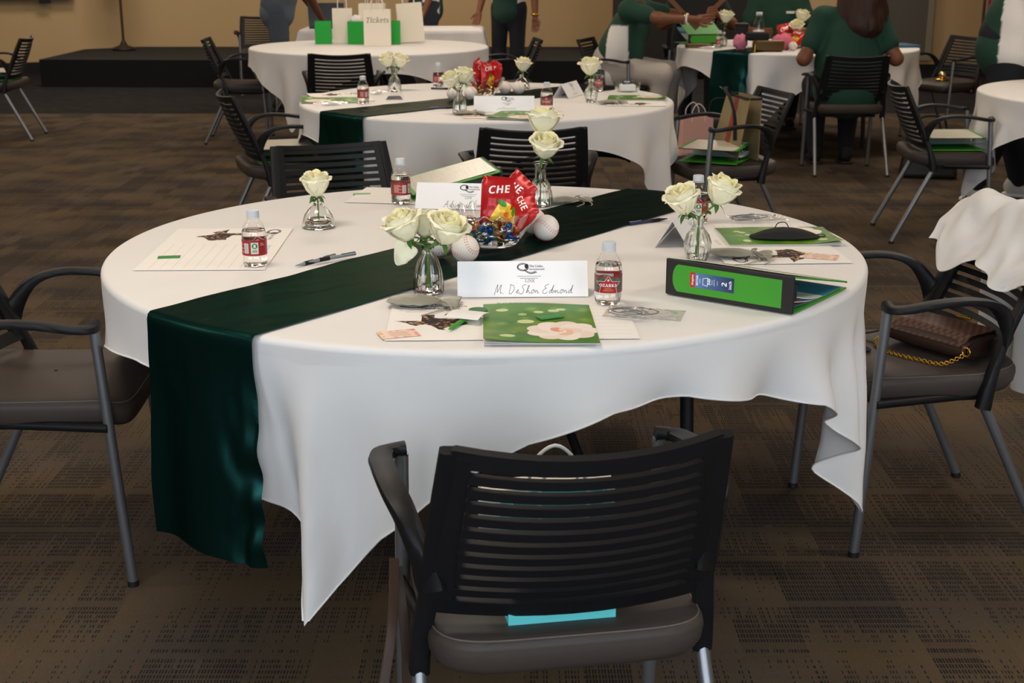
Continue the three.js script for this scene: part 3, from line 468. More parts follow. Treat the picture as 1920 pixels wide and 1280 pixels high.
const M2 = { cardA: mat('#ffffff', 0.8, { map: cardA }), cardB: mat('#ffffff', 0.8, { map: cardB }), cardC: mat('#ffffff', 0.8, { map: cardC }), mat: mat('#ffffff', 0.85, { map: matTex }), book: mat('#ffffff', 0.42, { map: bookTex, specularIntensity: 0.6 }), label: mat('#ffffff', 0.35, { map: labelTex }), spine: mat('#ffffff', 0.3, { map: spineTex }), cover: mat('#ffffff', 0.25, { map: coverTex }), bag: mat('#ffffff', 0.28, { map: bagTex, metalness: 0.15 }), coupon: mat('#ffffff', 0.5, { map: couponTex }) };
const flat = (w, d, y = 0.0012, lift = 0) => shell((u, v) => [(u - 0.5) * w, y + lift * (noise(u * 2.2 + w, v * 2.2, d * 9) + 0.35), (0.5 - v) * d], lift ? 12 : 2, lift ? 12 : 2, 0.0006);
const Y = TOP + 0.0012;                      // the surface of the tablecloths
function placemat(label, x, z, turn, w = 0.48, d = 0.30) { return solo('paper_placemat', label, 'placemat', flat(w, d), M2.mat, [x, Y, z], turn); }
placemat('white paper notes sheet under the foreground name card, brown state outline printed', -0.003, -2.572, 0.03);
placemat('white lined paper sheet under the water bottle beside the runner', -0.72, -3.235, -PI / 2 + 0.02);
placemat('white paper sheet under the black face mask booklet', 0.635, -3.30, PI / 2 + 0.05);
placemat('white paper sheet under the propped green binder', -0.27, -3.96, PI - 0.15, 0.4, 0.26);
const placematFar = [[-0.86, -6.8, -1.3], [0.6, -6.62, 1.5], [0.0, -6.05, 0.02]];
placematFar.forEach(([x, z, a], i) => placemat(['white paper sheet under the booklet on the second table by its runner', 'white paper sheet under the booklet beside the second table single rose', 'white paper sheet under the name card on the second table'][i], x, z, a, 0.44, 0.28));
function booklet(label, x, z, turn, h = 0) {
  const t = thing('booklet', label, 'booklet', [x, Y + h, z], turn);
  const f = (o, lift) => shell((u, v) => [(u - 0.5) * 0.216, o + 0.001 + lift * (0.010 * (1 - u) ** 3 * smooth(0.3, 0, v) + 0.003 * Math.sin(u * 4) * smooth(0.6, 1, v)), (0.5 - v) * 0.284], 12, 12, 0.0007);
  part('pages', f(0.0015, 0.1), M.paper, t); part('inner_page', f(0.003, 0.4), M.paper, t); part('cover', f(0.0045, 1), M2.book, t);
  return t;
}
booklet('green floral booklet with rose print in front of the name card', 0.052, -2.522, 0.02, 0.001);
booklet('green floral booklet lying under the black face mask', 0.675, -3.36, PI / 2 + 0.02, 0.001);
booklet('green floral booklet beside the water bottle on the second table runner side', -0.885, -6.63, -1.45, 0.001);
booklet('curled green booklet in front of the second table name card', 0.02, -5.98, -0.25, 0.001);
booklet('green floral booklet behind the second table single rose vase', 0.62, -6.74, 1.45, 0.001);
booklet('green floral booklet on the cloth next to the person in sneakers', 3.08, -7.35, 1.9);
function greenTag(label, x, z, turn, h = 0) { return solo('green_tag', label, 'tag', at(box(0.052, 0.0016, 0.026, 0, 0.001, 0, 0), 0, 0, 0), M.greenTag, [x, Y + h, z], turn); }
greenTag('small green foil tag lying on the lined paper sheet', -0.815, -3.125, 0.15, 0.0014);
greenTag('small green foil tag lying on the bare white cloth', -0.451, -4.0, 0.1);
greenTag('small green foil tag lying on the floral booklet', 0.075, -2.555, 0.45, 0.0085);
greenTag('small green foil tag on the second table near its curled booklet', -0.1, -6.02, -0.6);
// name cards
function tentCard(label, x, z, turn, front, w = 0.276) {
  const t = thing('name_card', label, 'name card', [x, TOP + 0.0005, z], turn), H = 0.068, B = 0.042;
  const pan = (s, o = 0) => shell((u, v) => [(u - 0.5) * w, H * v + 0.001, s * (B * (1 - v) + o)], 2, 2, 0.0006);
  part('rear_panel', pan(-1), M.card, t); part('front_panel', pan(1), M.card, t);
  part('print', shell((u, v) => [(u - 0.5) * w * 0.998, (H - 0.0006) * v + 0.0014, B * (1 - v) + 0.0008], 1, 1, 0.0002), front, t);
  return t;
}
tentCard('white tented name card between the fluted vase and the star label bottle', 0.022, -2.79, 0.03, M2.cardA);
tentCard('white tented name card behind the glass candy bowl', -0.135, -3.79, -0.12, M2.cardB, 0.272);
tentCard('white tented name card seen from its end beside the large binder', 0.43, -3.36, 1.28, M2.cardC, 0.27);
tentCard('white tented name card facing front on the second table', -0.036, -6.2, 0.0, M2.cardC);
tentCard('small white tented card near the two roses on the second table', -0.585, -6.78, -1.5, M2.cardC, 0.2);
tentCard('white tented card beside the single rose vase on the second table', 0.285, -6.86, 1.2, M2.cardC, 0.24);

// ---------------------------------------------------------------- bottles
const bottleProto = (() => {
  const t = new THREE.Group(); t.name = 'water_bottle';
  const lobes = g => bend(g, (x, y, z) => { const a = Math.atan2(z, x), k = 1 + 0.05 * Math.cos(5 * a) * smooth(0.018, 0.004, y), b = 1 - 0.012 * (0.5 + 0.5 * Math.cos(y * 2 * PI / 0.011)) * smooth(0.03, 0.024, y) * smooth(0.01, 0.016, y); return [x * k * b, y, z * k * b]; });
  part('bottle', lobes(lathe([[0.004, 0.006], [0.017, 0.001], [0.0235, 0.002], [0.0275, 0.008], [0.0285, 0.018], [0.0282, 0.028], [0.0282, 0.066], [0.0287, 0.072], [0.0275, 0.082], [0.0235, 0.094], [0.017, 0.105], [0.0128, 0.111], [0.0122, 0.118]], 48)), M.pet, t);
  part('water', lobes(lathe([[0, 0.007], [0.004, 0.0068], [0.0165, 0.002], [0.0228, 0.003], [0.0265, 0.0085], [0.0276, 0.018], [0.0273, 0.028], [0.0273, 0.066], [0.0278, 0.072], [0.0268, 0.082], [0.0255, 0.086], [0, 0.086]], 48)), M.water, t);
  part('label', lathe([[0.0288, 0.029], [0.0288, 0.065]], 48), M2.label, t);
  const cap = lathe([[0, 0.131], [0.0128, 0.131], [0.0142, 0.1295], [0.0144, 0.116], [0.0135, 0.1155]], 60); part('cap', bend(cap, (x, y, z) => { const a = Math.atan2(z, x), k = y < 0.129 ? 1 + 0.018 * Math.cos(a * 30) : 1; return [x * k, y, z * k]; }), M.capWhite, t);
  part('neck_ring', lathe([[0.0125, 0.1125], [0.0155, 0.1128], [0.0155, 0.1142], [0.0125, 0.1145]], 32), M.capWhite, t);
  return t;
})();
function bottle(label, x, z, turn, h = 0) { const c = bottleProto.clone(); c.name = numbered('water_bottle'); scene.add(c); c.position.set(x, TOP + 0.0018 + h, z); c.rotation.y = turn; return tag(c, label, 'water bottle', 'small water bottles'); }
bottle('water bottle showing its front star label beside the name card', 0.198, -2.69, -1.98 - 0.07);
bottle('water bottle showing a green badge, standing on the lined paper', -0.594, -3.04, -5.05);
bottle('water bottle with a white barcode strip next to the propped binder', -0.32, -3.84, -4.1);
bottle('water bottle standing behind the two roses in the ribbed vase', 0.494, -3.54, 1);
bottle('water bottle beside the green booklet on the second table', -0.711, -6.5, 2.4);
bottle('water bottle beside the dark pen on the second table', -0.394, -7.3, 2.0);
bottle('water bottle beside the name card on the second table', 0.158, -6.18, 4.2);
bottle('water bottle behind the single rose vase on the second table', 0.448, -7.1, 4.4);
bottle('water bottle among the belongings where people sit', 1.56, -10.35, 2.2);

// ---------------------------------------------------------------- roses and vases
const petalGeo = (rb, H, spread, flare, curl, jag) => shell((u, v) => {
  const a = (u * 2 - 1), w = Math.sqrt(Math.max(0.02, 1 - Math.max(0, (v - 0.6) / 0.42) ** 3)), ang = a * spread * (0.5 + 0.5 * Math.sin(Math.min(1, v * 1.4) * PI / 2)) * w;
  const r = rb * Math.sin(Math.min(0.62, 0.08 + v * 0.62) * PI) + flare * v ** 5 + 0.003 * noise(a * 2.2, v * 2, jag), top = v - 0.06 * a * a * v;
  return [r * Math.sin(ang), H * top - curl * v ** 8 + 0.002 * noise(a * 3, 1.3, jag + 4) * v, r * Math.cos(ang)];
}, 8, 9, 0.0007, 2);
const PET = [petalGeo(0.012, 0.058, 1.6, 0.001, 0, 0.3), petalGeo(0.018, 0.060, 1.3, 0.003, 0.001, 1), petalGeo(0.025, 0.060, 1.15, 0.007, 0.004, 2), petalGeo(0.029, 0.056, 1.05, 0.013, 0.010, 3)];
const sepalGeo = shell((u, v) => [(u - 0.5) * 0.010 * Math.sin(PI * (0.15 + 0.85 * v)), 0.003 - 0.004 * v - 0.010 * v * v, 0.005 + 0.020 * v], 3, 6, 0.0006, 2), hipGeo = lathe([[0, -0.006], [0.005, -0.004], [0.008, 0.002], [0.007, 0.007], [0, 0.008]], 12);
// head at (x, y, z); the stem runs down through the neck (height n) of the vase at (vx, vz)
function rose(label, x, y, z, vx, vz, n, sc = 1, open = 1) {
  const turn = rr(0, 6), t = thing('white_rose', label, 'rose', [x, y, z]), head = [];
  const add = (nm, g, m, ry, s = 1, sy = 1) => { const o = part(nm, g, m, t); o.rotation.y = ry + turn; o.scale.set(s * sc, sy * sc, s * sc); head.push(o); };
  for (let k = 0; k < 3; k++) add('petal', PET[0], M.petalIn, k * 2.1, 0.7 + 0.2 * k, 1.0);
  for (let k = 0; k < 3; k++) add('petal', PET[1], M.petalIn, k * 2.1 + 0.6, 1, 1.0 + 0.03 * rnd());
  for (let k = 0; k < 4; k++) add('petal', PET[2], M.petal, k * 1.57 + 0.3, rr(0.95, 1.05), rr(0.95, 1.02));
  for (let k = 0; k < 5; k++) add('petal', PET[3], M.petal, k * 1.257 + rr(0, 0.3), rr(0.95, 1.05) * open, rr(0.86, 1.0));
  add('receptacle', hipGeo, M.stem, 0); for (let k = 0; k < 4; k++) add('sepal', sepalGeo, M.leaf, k * 1.6 + 0.4);
  const dx = x - vx, dz = z - vz, q = new THREE.Quaternion().setFromUnitVectors(V(0, 1, 0), V(dx * 6, 0.55, dz * 6 + 0.06).normalize()); head.forEach(o => o.quaternion.premultiply(q));
  const N = TOP + n - y, B = TOP + 0.014 - y; part('stem', tube([[0, 0, 0], [-dx * 0.35, lerp(0, N, 0.4), -dz * 0.35], [-dx * 0.9, N, -dz * 0.9], [-dx * 1.05, lerp(N, B, 0.6), -dz * 1.05], [-dx * 1.08, B, -dz * 1.08]], 0.0023, 18, 7), M.stem, t);
  for (const k of [0.35, 0.6]) { const o = part('leaf', shell((u, v) => [(u - 0.5) * 0.014 * Math.sin(PI * v), 0.006 * v - 0.01 * v * v, 0.03 * v], 3, 6, 0.0005, 2), M.leaf, t); o.position.set(-dx * k, N * k * 0.9, -dz * k); o.rotation.y = turn + k * 9; }
  return t;
}
function ribbed(g, n, amp, y0, y1) { return bend(g, (x, y, z) => { const a = Math.atan2(z, x), k = 1 + amp * Math.cos(n * a) * smooth(y0, y0 + 0.008, y) * smooth(y1, y1 - 0.01, y); return [x * k, y, z * k]; }); }
const wall2 = (p, th = 0.0022) => [...p, ...p.slice(1).reverse().map(([r, y], i, a) => [Math.max(0.001, r - th), i === a.length - 1 ? y + 0.004 : y]), [0, p[0][1] + 0.006]];
const VASE = {
  flask: lathe(wall2([[0, 0], [0.042, 0], [0.045, 0.004], [0.043, 0.014], [0.036, 0.034], [0.024, 0.05], [0.013, 0.058], [0.011, 0.066], [0.013, 0.072]]), 48),
  fluted: ribbed(lathe(wall2([[0, 0], [0.031, 0], [0.0325, 0.004], [0.031, 0.02], [0.0275, 0.05], [0.021, 0.072], [0.013, 0.084], [0.012, 0.094], [0.015, 0.103]]), 72), 12, 0.06, 0.004, 0.088),
  decanter: ribbed(lathe(wall2([[0, 0], [0.03, 0], [0.0345, 0.006], [0.0345, 0.026], [0.031, 0.044], [0.028, 0.05], [0.03, 0.056], [0.024, 0.068], [0.0165, 0.08], [0.0155, 0.11], [0.0205, 0.122], [0.0205, 0.126]]), 72), 18, 0.035, 0.006, 0.07),
  gourd: ribbed(lathe(wall2([[0, 0], [0.023, 0], [0.026, 0.006], [0.031, 0.026], [0.0315, 0.042], [0.026, 0.06], [0.016, 0.074], [0.0115, 0.084], [0.013, 0.096], [0.018, 0.108]]), 80), 16, 0.05, 0.004, 0.088),
};
const waterIn = (r, h) => lathe([[0, 0.0065], [r * 0.9, 0.0065], [r, h * 0.5], [r * 0.86, h], [0, h]], 24);
function vase(kind, label, x, z, turn = 0, wr = 0.022, wh = 0.03) {
  const t = thing(`${kind}_vase`, label, 'vase', [x, TOP + 0.0015, z], turn); part('glass', VASE[kind], M.glass, t); part('water', waterIn(wr, wh), M.water, t); return t;
}
vase('flask', 'low clear dome-shaped glass vase with a single rose', -0.511, -3.5, 0, 0.036, 0.022);
rose('single white rose in the low dome vase', -0.513, 0.832, -3.5, -0.511, -3.5, 0.07, 1.15, 0.95);
vase('fluted', 'clear fluted glass vase with tapering sides before the runner', -0.178, -2.79, 0, 0.024, 0.035);
rose('white rose leaning out of the fluted vase over the baseball', -0.216, 0.865, -2.79, -0.178, -2.79, 0.1, 1.15, 1.05);
rose('white rose leaning from the fluted vase towards the candy bowl', -0.147, 0.862, -2.775, -0.178, -2.79, 0.1, 1.18, 1.05);
rose('white rose at the rear of the fluted vase', -0.185, 0.862, -2.83, -0.178, -2.79, 0.1, 1, 1);
solo('loose_petal', 'pale rose petal drooping from the fluted vase roses', 'petal', PET[3].clone().rotateX(2.6).rotateZ(0.5), M.petal, [-0.243, 0.87, -2.77], 0.4);
vase('decanter', 'clear textured decanter-shaped vase with two stacked roses', 0.081, -3.81, 0, 0.028, 0.04);
rose('upper greenish white rose in the decanter-shaped vase', 0.087, 0.95, -3.825, 0.081, -3.81, 0.125, 1.35, 1.05);
rose('lower white rose in the decanter-shaped vase', 0.09, 0.893, -3.785, 0.081, -3.81, 0.125, 1.25, 1);
vase('gourd', 'clear ribbed gourd-shaped glass vase behind the large binder', 0.437, -3.105, 0, 0.024, 0.03);
rose('white rose leaning towards the runner from the ribbed gourd vase', 0.408, 0.862, -3.1, 0.437, -3.105, 0.105, 1.2, 0.95);
rose('white rose leaning towards the mask from the ribbed gourd vase', 0.474, 0.885, -3.1, 0.437, -3.105, 0.105, 1.2, 0.95);
vase('decanter', 'clear round-shouldered vase with two roses near the gift bag table', -0.612, -7.1, 0.5, 0.028, 0.04);
rose('white rose beside its twin in the vase near the gift bag table', -0.636, 0.878, -7.1, -0.612, -7.1, 0.125, 1.25, 1);
rose('pale white rose on the other stem in the vase near the gift bag table', -0.588, 0.873, -7.1, -0.612, -7.1, 0.125, 1.25, 1);
vase('fluted', 'clear cut glass vase beside the second table name card', -0.236, -6.11, 0.2, 0.024, 0.035);
rose('higher white rose in the cut glass vase by the second name card', -0.219, 0.885, -6.12, -0.236, -6.11, 0.1, 1.2, 1);
rose('lower white rose in the cut glass vase by the second name card', -0.262, 0.87, -6.1, -0.236, -6.11, 0.1, 1.2, 1);
vase('flask', 'clear dome-shaped vase with one rose behind the second bowl', 0.051, -7.24, 0, 0.036, 0.022);
rose('single white rose in the dome vase behind the second bowl', 0.058, 0.842, -7.24, 0.051, -7.24, 0.07, 1.25, 1);
vase('gourd', 'slim clear vase with one rose on the second table', 0.382, -6.58, 0, 0.024, 0.03);
rose('single full white rose in the slim vase on the second table', 0.378, 0.88, -6.58, 0.382, -6.58, 0.105, 1.45, 1.05);
vase('gourd', 'slim vase with one rose among the black bags where people sit', 1.62, -10.55, 0, 0.024, 0.03);
rose('white rose above the black bag where people sit', 1.63, 0.93, -10.55, 1.62, -10.55, 0.105, 1.6, 1);
vase('flask', 'round vase with two roses beside the red snack bags where people sit', 2.17, -10.45, 0, 0.036, 0.022);
rose('upper white rose beside the red snack bags where people sit', 2.19, 0.94, -10.46, 2.17, -10.45, 0.07, 1.6, 1.05);
rose('lower white rose beside the red snack bags where people sit', 2.155, 0.87, -10.42, 2.17, -10.45, 0.07, 1.5, 1);

// ---------------------------------------------------------------- candy bowls, baseballs, snack bags
const bowlGeo = (() => {
  const prof = [[0, 0.002], [0.055, 0.002], [0.062, 0.008], [0.074, 0.03], [0.09, 0.06], [0.104, 0.084], [0.1065, 0.0845], [0.105, 0.082], [0.0915, 0.058], [0.0765, 0.03], [0.063, 0.011], [0, 0.008]];
  return bend(lathe(prof, 120), (x, y, z) => { const a = Math.atan2(z, x), f = smooth(0.006, 0.05, y), k = 1 + 0.045 * f * Math.cos(18 * a); return [x * k, y + 0.006 * f * f * Math.cos(18 * a) * smooth(0.06, 0.084, y), z * k]; });
})();
const candyBody = (() => { const g = new THREE.SphereGeometry(1, 10, 7); g.scale(0.013, 0.0075, 0.0085); return g; })(), candyEnd = s => shell((u, v) => [s * (0.011 + 0.011 * v), 0.002 * Math.sin(u * 18) * v, (u - 0.5) * (0.004 + 0.014 * v)], 8, 2, 0.0004, 1);
const candyEnds = [candyEnd(1), candyEnd(-1)];
const FOIL = { blue: mat('#1d5fb8', 0.22, { metalness: 0.7 }), silver: mat('#c9ccd4', 0.18, { metalness: 0.95 }), orange: mat('#d0742a', 0.25, { metalness: 0.6 }), gold: mat('#c99a36', 0.22, { metalness: 0.9 }), red: mat('#a8202a', 0.25, { metalness: 0.5 }) };
const bowlGlass = mat('#fdfdfd', 0.03, { transmission: 1, thickness: 0, ior: 2.0 });
const bowlRim = (() => { const p = []; for (let k = 0; k < 180; k++) { const a = k / 180 * 2 * PI, c = Math.cos(18 * a), r = 0.1055 * (1 + 0.045 * c); p.push([r * Math.cos(a), 0.0845 + 0.006 * c, r * Math.sin(a)]); } return tube(p, 0.0016, 360, 6, true); })();
function candyBowl(x, z, n, label, keys, y, where) {
  const b = thing('candy_bowl', label, 'bowl', [x, y, z]); part('fluted_glass', bowlGeo, bowlGlass, b); part('scalloped_rim', bowlRim, M.glass, b);
  for (let k = 0; k < n; k++) {
    const c = keys[k % keys.length], lay = k / n, rad = (0.05 + 0.022 * lay) * Math.sqrt(((k * 0.618) % 1)), a = k * 2.399;
    const t = thing('wrapped_candy', `twist-wrapped candy in shiny ${c} foil inside ${where}`, 'candy', [x + rad * Math.cos(a), y + 0.018 + 0.045 * lay, z + rad * Math.sin(a)], 0, `${c} candies in ${where}`);
    t.rotation.set(rr(-0.7, 0.7), rr(0, 6), rr(-0.7, 0.7));
    part('body', candyBody, FOIL[c], t); part('twist', candyEnds[0], FOIL[c], t); part('twist', candyEnds[1], FOIL[c], t);
  }
}
const RY = TOP + 0.0085;
candyBowl(-0.046, -3.242, 64, 'fluted clear glass candy bowl on the runner, foreground table', ['blue', 'silver', 'orange', 'silver', 'blue', 'gold'], RY, 'the foreground candy bowl');
candyBowl(-0.146, -6.78, 26, 'fluted clear glass candy bowl on the second table runner', ['gold', 'red', 'orange'], RY, 'the second candy bowl');
const sackFn = side => (u, v) => { const a = u * 2 - 1, b = v * 2 - 1, puff = 0.021 * (1 - a ** 4) ** 0.6 * (1 - Math.abs(b) ** 3.2) * (1 + 0.25 * noise(u * 4, v * 5, 3)), w = 0.052 * (1 - 0.10 * Math.exp(-((Math.abs(b) - 0.86) ** 2) / 0.01)); return [a * w, 0.066 * b, side * puff + 0.0025 * Math.sin(a * 14) * smooth(0.75, 1, Math.abs(b))]; };
const sackFront = shell(sackFn(1), 18, 22, 0.0006, 1.5), sackBack = shell(sackFn(-1), 18, 22, 0.0006, 1.5);
function snack(label, x, y, z, rx, ry, rz, sc = 1, group) {
  const t = thing('snack_bag', label, 'snack bag', [x, y, z], 0, group); t.rotation.set(rx, ry, rz, 'YXZ'); t.scale.setScalar(sc);
  part('front', sackFront, M2.bag, t); part('rear', sackBack, M.red, t);
}
snack('red snack bag with white lettering, upright in the foreground bowl', -0.028, 0.862, -3.25, -0.25, 0.3, -0.12, 0.95);
snack('crumpled red snack bag leaning behind another, foreground bowl', 0.008, 0.868, -3.27, -0.2, -0.75, -0.5, 0.92);
snack('red snack bag lying low at the rim of the foreground bowl', 0.018, 0.838, -3.23, -0.45, -0.9, -0.75, 0.85);
snack('thin red snack bag standing tall in the second bowl', -0.165, 0.88, -6.76, -0.1, 1.25, 0.2, 0.95);
snack('wide red snack bag standing in the second bowl', -0.12, 0.865, -6.75, -0.1, 0.9, -0.05, 0.95);
snack('red and white snack bag at the rim of the second bowl', -0.085, 0.868, -6.79, -0.1, -1.0, -0.25, 0.95);
snack('red snack bag standing behind the baseball where people sit', 2.08, 0.85, -10.45, -0.3, 0.2, 0.2, 1.2);
snack('red snack bag lying beside the roses where people sit', 2.13, 0.83, -10.3, -0.8, -0.5, -0.3, 1.1);
const ballGeo = new THREE.SphereGeometry(0.0325, 32, 24);
const seamGeo = (() => {
  const g = [], P = t => { const b = 0.42, p = V(Math.cos(t) * 1 + b * Math.cos(3 * t), Math.sin(t) - b * Math.sin(3 * t), 2 * Math.sqrt(b) * Math.sin(2 * t)); return p.normalize(); };
  for (let k = 0; k < 54; k++) { const t = k / 54 * 2 * PI, p = P(t), d = P(t + 0.02).sub(p).normalize(), s = d.clone().cross(p).normalize(); for (const q of [-1, 1]) { const A = p.clone().addScaledVector(s, q * 0.03).normalize().multiplyScalar(0.0327), B = p.clone().addScaledVector(s, q * 0.13).addScaledVector(d, -0.07).normalize().multiplyScalar(0.0327); g.push(rod(A.toArray(), B.toArray(), 0.0006, 0.0006, 5)); } }
  return join(g);
})();
function baseball(label, x, z, rx, ry, y = RY - 0.0015) {
  const t = thing('baseball', label, 'baseball', [x, y + 0.0325, z]); t.rotation.set(rx, ry, 0);
  part('leather', ballGeo, M.ball, t); const s = part('stitching', seamGeo, M.stitch, t, 'red stitching along the seam'); s.userData.kind = 'stuff';
}
baseball('white baseball with red stitching directly in front of the candy bowl', -0.108, -3.05, 0.3, 0.2);
baseball('white baseball with red stitching beside the bowl and the stacked roses', 0.085, -3.30, 1.2, 0.9);
baseball('white baseball with red stitching half behind the fluted vase', -0.172, -3.12, 0.7, 1.4);
baseball('white baseball with red stitching mostly hidden behind the bowl', 0.055, -3.385, 0.1, 2);
baseball('baseball touching the glass of the second bowl, beside another ball', -0.035, -6.9, 0.2, 1);
baseball('baseball on the second table runner next to the dome vase', 0.034, -6.9, 0.8, 0.3);
baseball('baseball on the second table in front of the second bowl', -0.2, -6.62, 0.4, 0.6);
baseball('baseball half hidden by the cut glass vase on the second table', -0.285, -6.62, 1.1, 0.1);
baseball('baseball on the table where people sit, before red snack bags', 2.07, -10.12, 0.5, 0.2, TOP);

// ---------------------------------------------------------------- binders
const wedge = (s0, s1, o, th, inset = 0) => shell((u, v) => [0.293 * lerp(inset, 1 - inset, u), lerp(s0, s1, v) + o, -0.004 - 0.262 * lerp(inset * 0.6, 1 - inset * 0.3, v)], 2, 4, th, 0.5);
function binder(label, x, y, z, turn, printed = true, open = 0.012) {
  const o = thing('ring_binder', label, 'binder', [x, y, z], turn);
  const sp = part('spine', box(0.293, 0.078, 0.008, 0.1465, 0.04, 0, 0.0035), M.binderBlack, o, 'black spine with inset panel');
  const s = new THREE.Shape(); s.moveTo(0.03, 0.011); s.lineTo(0.268, 0.011); s.lineTo(0.268, 0.069); s.lineTo(0.03, 0.069); s.bezierCurveTo(0.014, 0.06, 0.014, 0.02, 0.03, 0.011);
  part('panel', at(new THREE.ExtrudeGeometry(s, { depth: 0.0012, bevelEnabled: false }), 0, 0, 0.0038), M.green, sp, 'bright green panel');
  if (printed) part('label_sticker', at(new THREE.PlaneGeometry(0.102, 0.031), 0.111, 0.0415, 0.0053), M2.spine, sp, 'blue and red size sticker');
  part('lower_cover', wedge(0.003, 0.003, 0, 0.003), M.green, o); part('upper_cover', wedge(0.076, open + 0.004, 0, 0.003), M.green, o);
  part('cover_sheet', wedge(0.076, open + 0.004, 0.0022, 0.0006, 0.06), M2.cover, o, 'pale printed sheet under clear film');
  part('cover_edge', rod([0, open + 0.004, -0.266], [0.293, open + 0.004, -0.266], 0.002), M.binderBlack, o);
  const sheetAt = (h, w, m, n) => part(n, shell((u, v) => [0.01 + 0.275 * u, lerp(h, open * 0.6, v) - w * Math.sin(v * PI), -0.012 - 0.24 * v], 2, 10, 0.0012, 1.5), m, o);
  sheetAt(0.034, 0.013, M.paper, 'page'); sheetAt(0.029, 0.012, mat('#2f7fa8', 0.5), 'blue_divider'); sheetAt(0.023, 0.010, M.paper, 'page'); sheetAt(0.017, 0.007, mat('#8a3a26', 0.6), 'red_divider'); sheetAt(0.012, 0.004, mat('#3d8aa8', 0.6), 'teal_divider');
  for (const k of [0.035, 0.1465, 0.258]) { const r = new THREE.TorusGeometry(0.024, 0.0016, 6, 24); r.rotateY(PI / 2); part('ring', at(r, k, 0.036, -0.03), M.steelWire, o); }
  part('lever', box(0.012, 0.034, 0.012, 0.283, 0.04, -0.018, 0.003), M.binderBlack, o);
  return o;
}
binder('large green and black binder standing on its spine edge with size sticker', 0.327, TOP + 0.0015, -2.775, -0.636);
binder('green binder with pale cover sheet propped behind the name card and bottle', -0.03, TOP + 0.0025, -3.94, 1.788, false);
const onSeat = (label, cx, cz, a, o = 0.06) => binder(label, cx - 0.1465 * Math.cos(a) + 0.13 * Math.sin(a), 0.4695, cz + 0.1465 * Math.sin(a) + 0.13 * Math.cos(a), a, false, o);
onSeat('green binder with pale cover on the chair beside the second table runner', -1.12, -6.64, PI + 0.3);
onSeat('green binder on the chair seat with the striped tote bag', 1.0, -6.6, PI - 0.45);
onSeat('green binder on the chair seat beside the white sneakers', 2.28, -7.03, PI + 0.02);
onSeat('green binder on the chair seat near the stage corner', -4.12, -10.94, PI);
binder('green binder tilted open before the person in light grey trousers', 1.38, TOP + 0.001, -10.78, 0.3, false, 0.2);

// ---------------------------------------------------------------- small things on the tables
const penBody = join([rod([-0.07, 0.0045, 0], [0.035, 0.0045, 0], 0.0045), rod([0.035, 0.0045, 0], [0.062, 0.0045, 0], 0.0045, 0.0012)]), penClip = box(0.04, 0.0016, 0.003, -0.05, 0.0098, 0, 0.0006), penGrip = rod([0.005, 0.0045, 0], [0.034, 0.0045, 0], 0.0051, 0.0049);
function pen(label, x, z, turn, body, grip, y = TOP + 0.001) { const t = thing('pen', label, 'pen', [x, y, z], turn); part('barrel', penBody, body, t); part('clip', penClip, M.steelWire, t); part('grip', penGrip, grip, t); }
const navyPlastic = mat('#1c2350', 0.4), greyPen = mat('#8d949c', 0.3, { metalness: 0.5 });
pen('silver and black pen lying at the runner edge beside the lined paper', -0.462, -3.075, -2.2, greyPen, M.dark);
pen('silver pen lying half on the runner beside another pen', -0.425, -3.085, -2.4, greyPen, M.dark, TOP + 0.006);
pen('dark blue pen lying behind the tented card seen from its end', 0.37, -3.56, 0.6, navyPlastic, M.dark);
pen('blue pen lying beside the decanter-shaped vase', 0.0, -3.88, 2.2, navyPlastic, navyPlastic);
pen('dark pen lying beside the standing bottle, second table', -0.36, -7.2, -0.2, navyPlastic, M.dark);
pen('dark blue pen near the cut glass vase, second table', -0.31, -6.22, 0.3, navyPlastic, M.dark, TOP + 0.0075);
{
  const t = thing('topper_pen', 'green pen with a round glittery topper threaded through a white tag', 'pen', [-0.088, TOP + 0.0035, -2.555], 1.2);
  part('barrel', join([rod([-0.075, 0.0048, 0], [0.04, 0.0048, 0], 0.0045), rod([-0.075, 0.0048, 0], [-0.09, 0.0048, 0], 0.0045, 0.001)]), M.green, t);
  part('topper', at(new THREE.CylinderGeometry(0.019, 0.019, 0.005, 24), 0.055, 0.006, 0), mat('#3f7f3a', 0.4, { metalness: 0.4, bumpMap: rep(grain, 2), bumpScale: 0.002 }), t, 'green glittery disc');
  part('tag', shell((u, v) => [(u - 0.5) * 0.062, 0.0112 + 0.004 * Math.sin(u * PI), (v - 0.5) * 0.07], 6, 2, 0.0005), M.paper, t, 'white paper tag');
}
solo('coupon_card', 'peach floral card at the corner of the foreground notes sheet', 'card', flat(0.075, 0.05, 0.001), M2.coupon, [-0.215, TOP + 0.003, -2.455], 0.35);
solo('coupon_card', 'peach floral card at the corner of the mask booklet sheet', 'card', flat(0.08, 0.055, 0.001), M2.coupon, [0.735, TOP + 0.003, -3.13], -0.35);
solo('coupon_card', 'peach card lying on the second table near its curled booklet', 'card', flat(0.08, 0.05, 0.001), M2.coupon, [-0.18, TOP + 0.003, -5.98], 0.3);
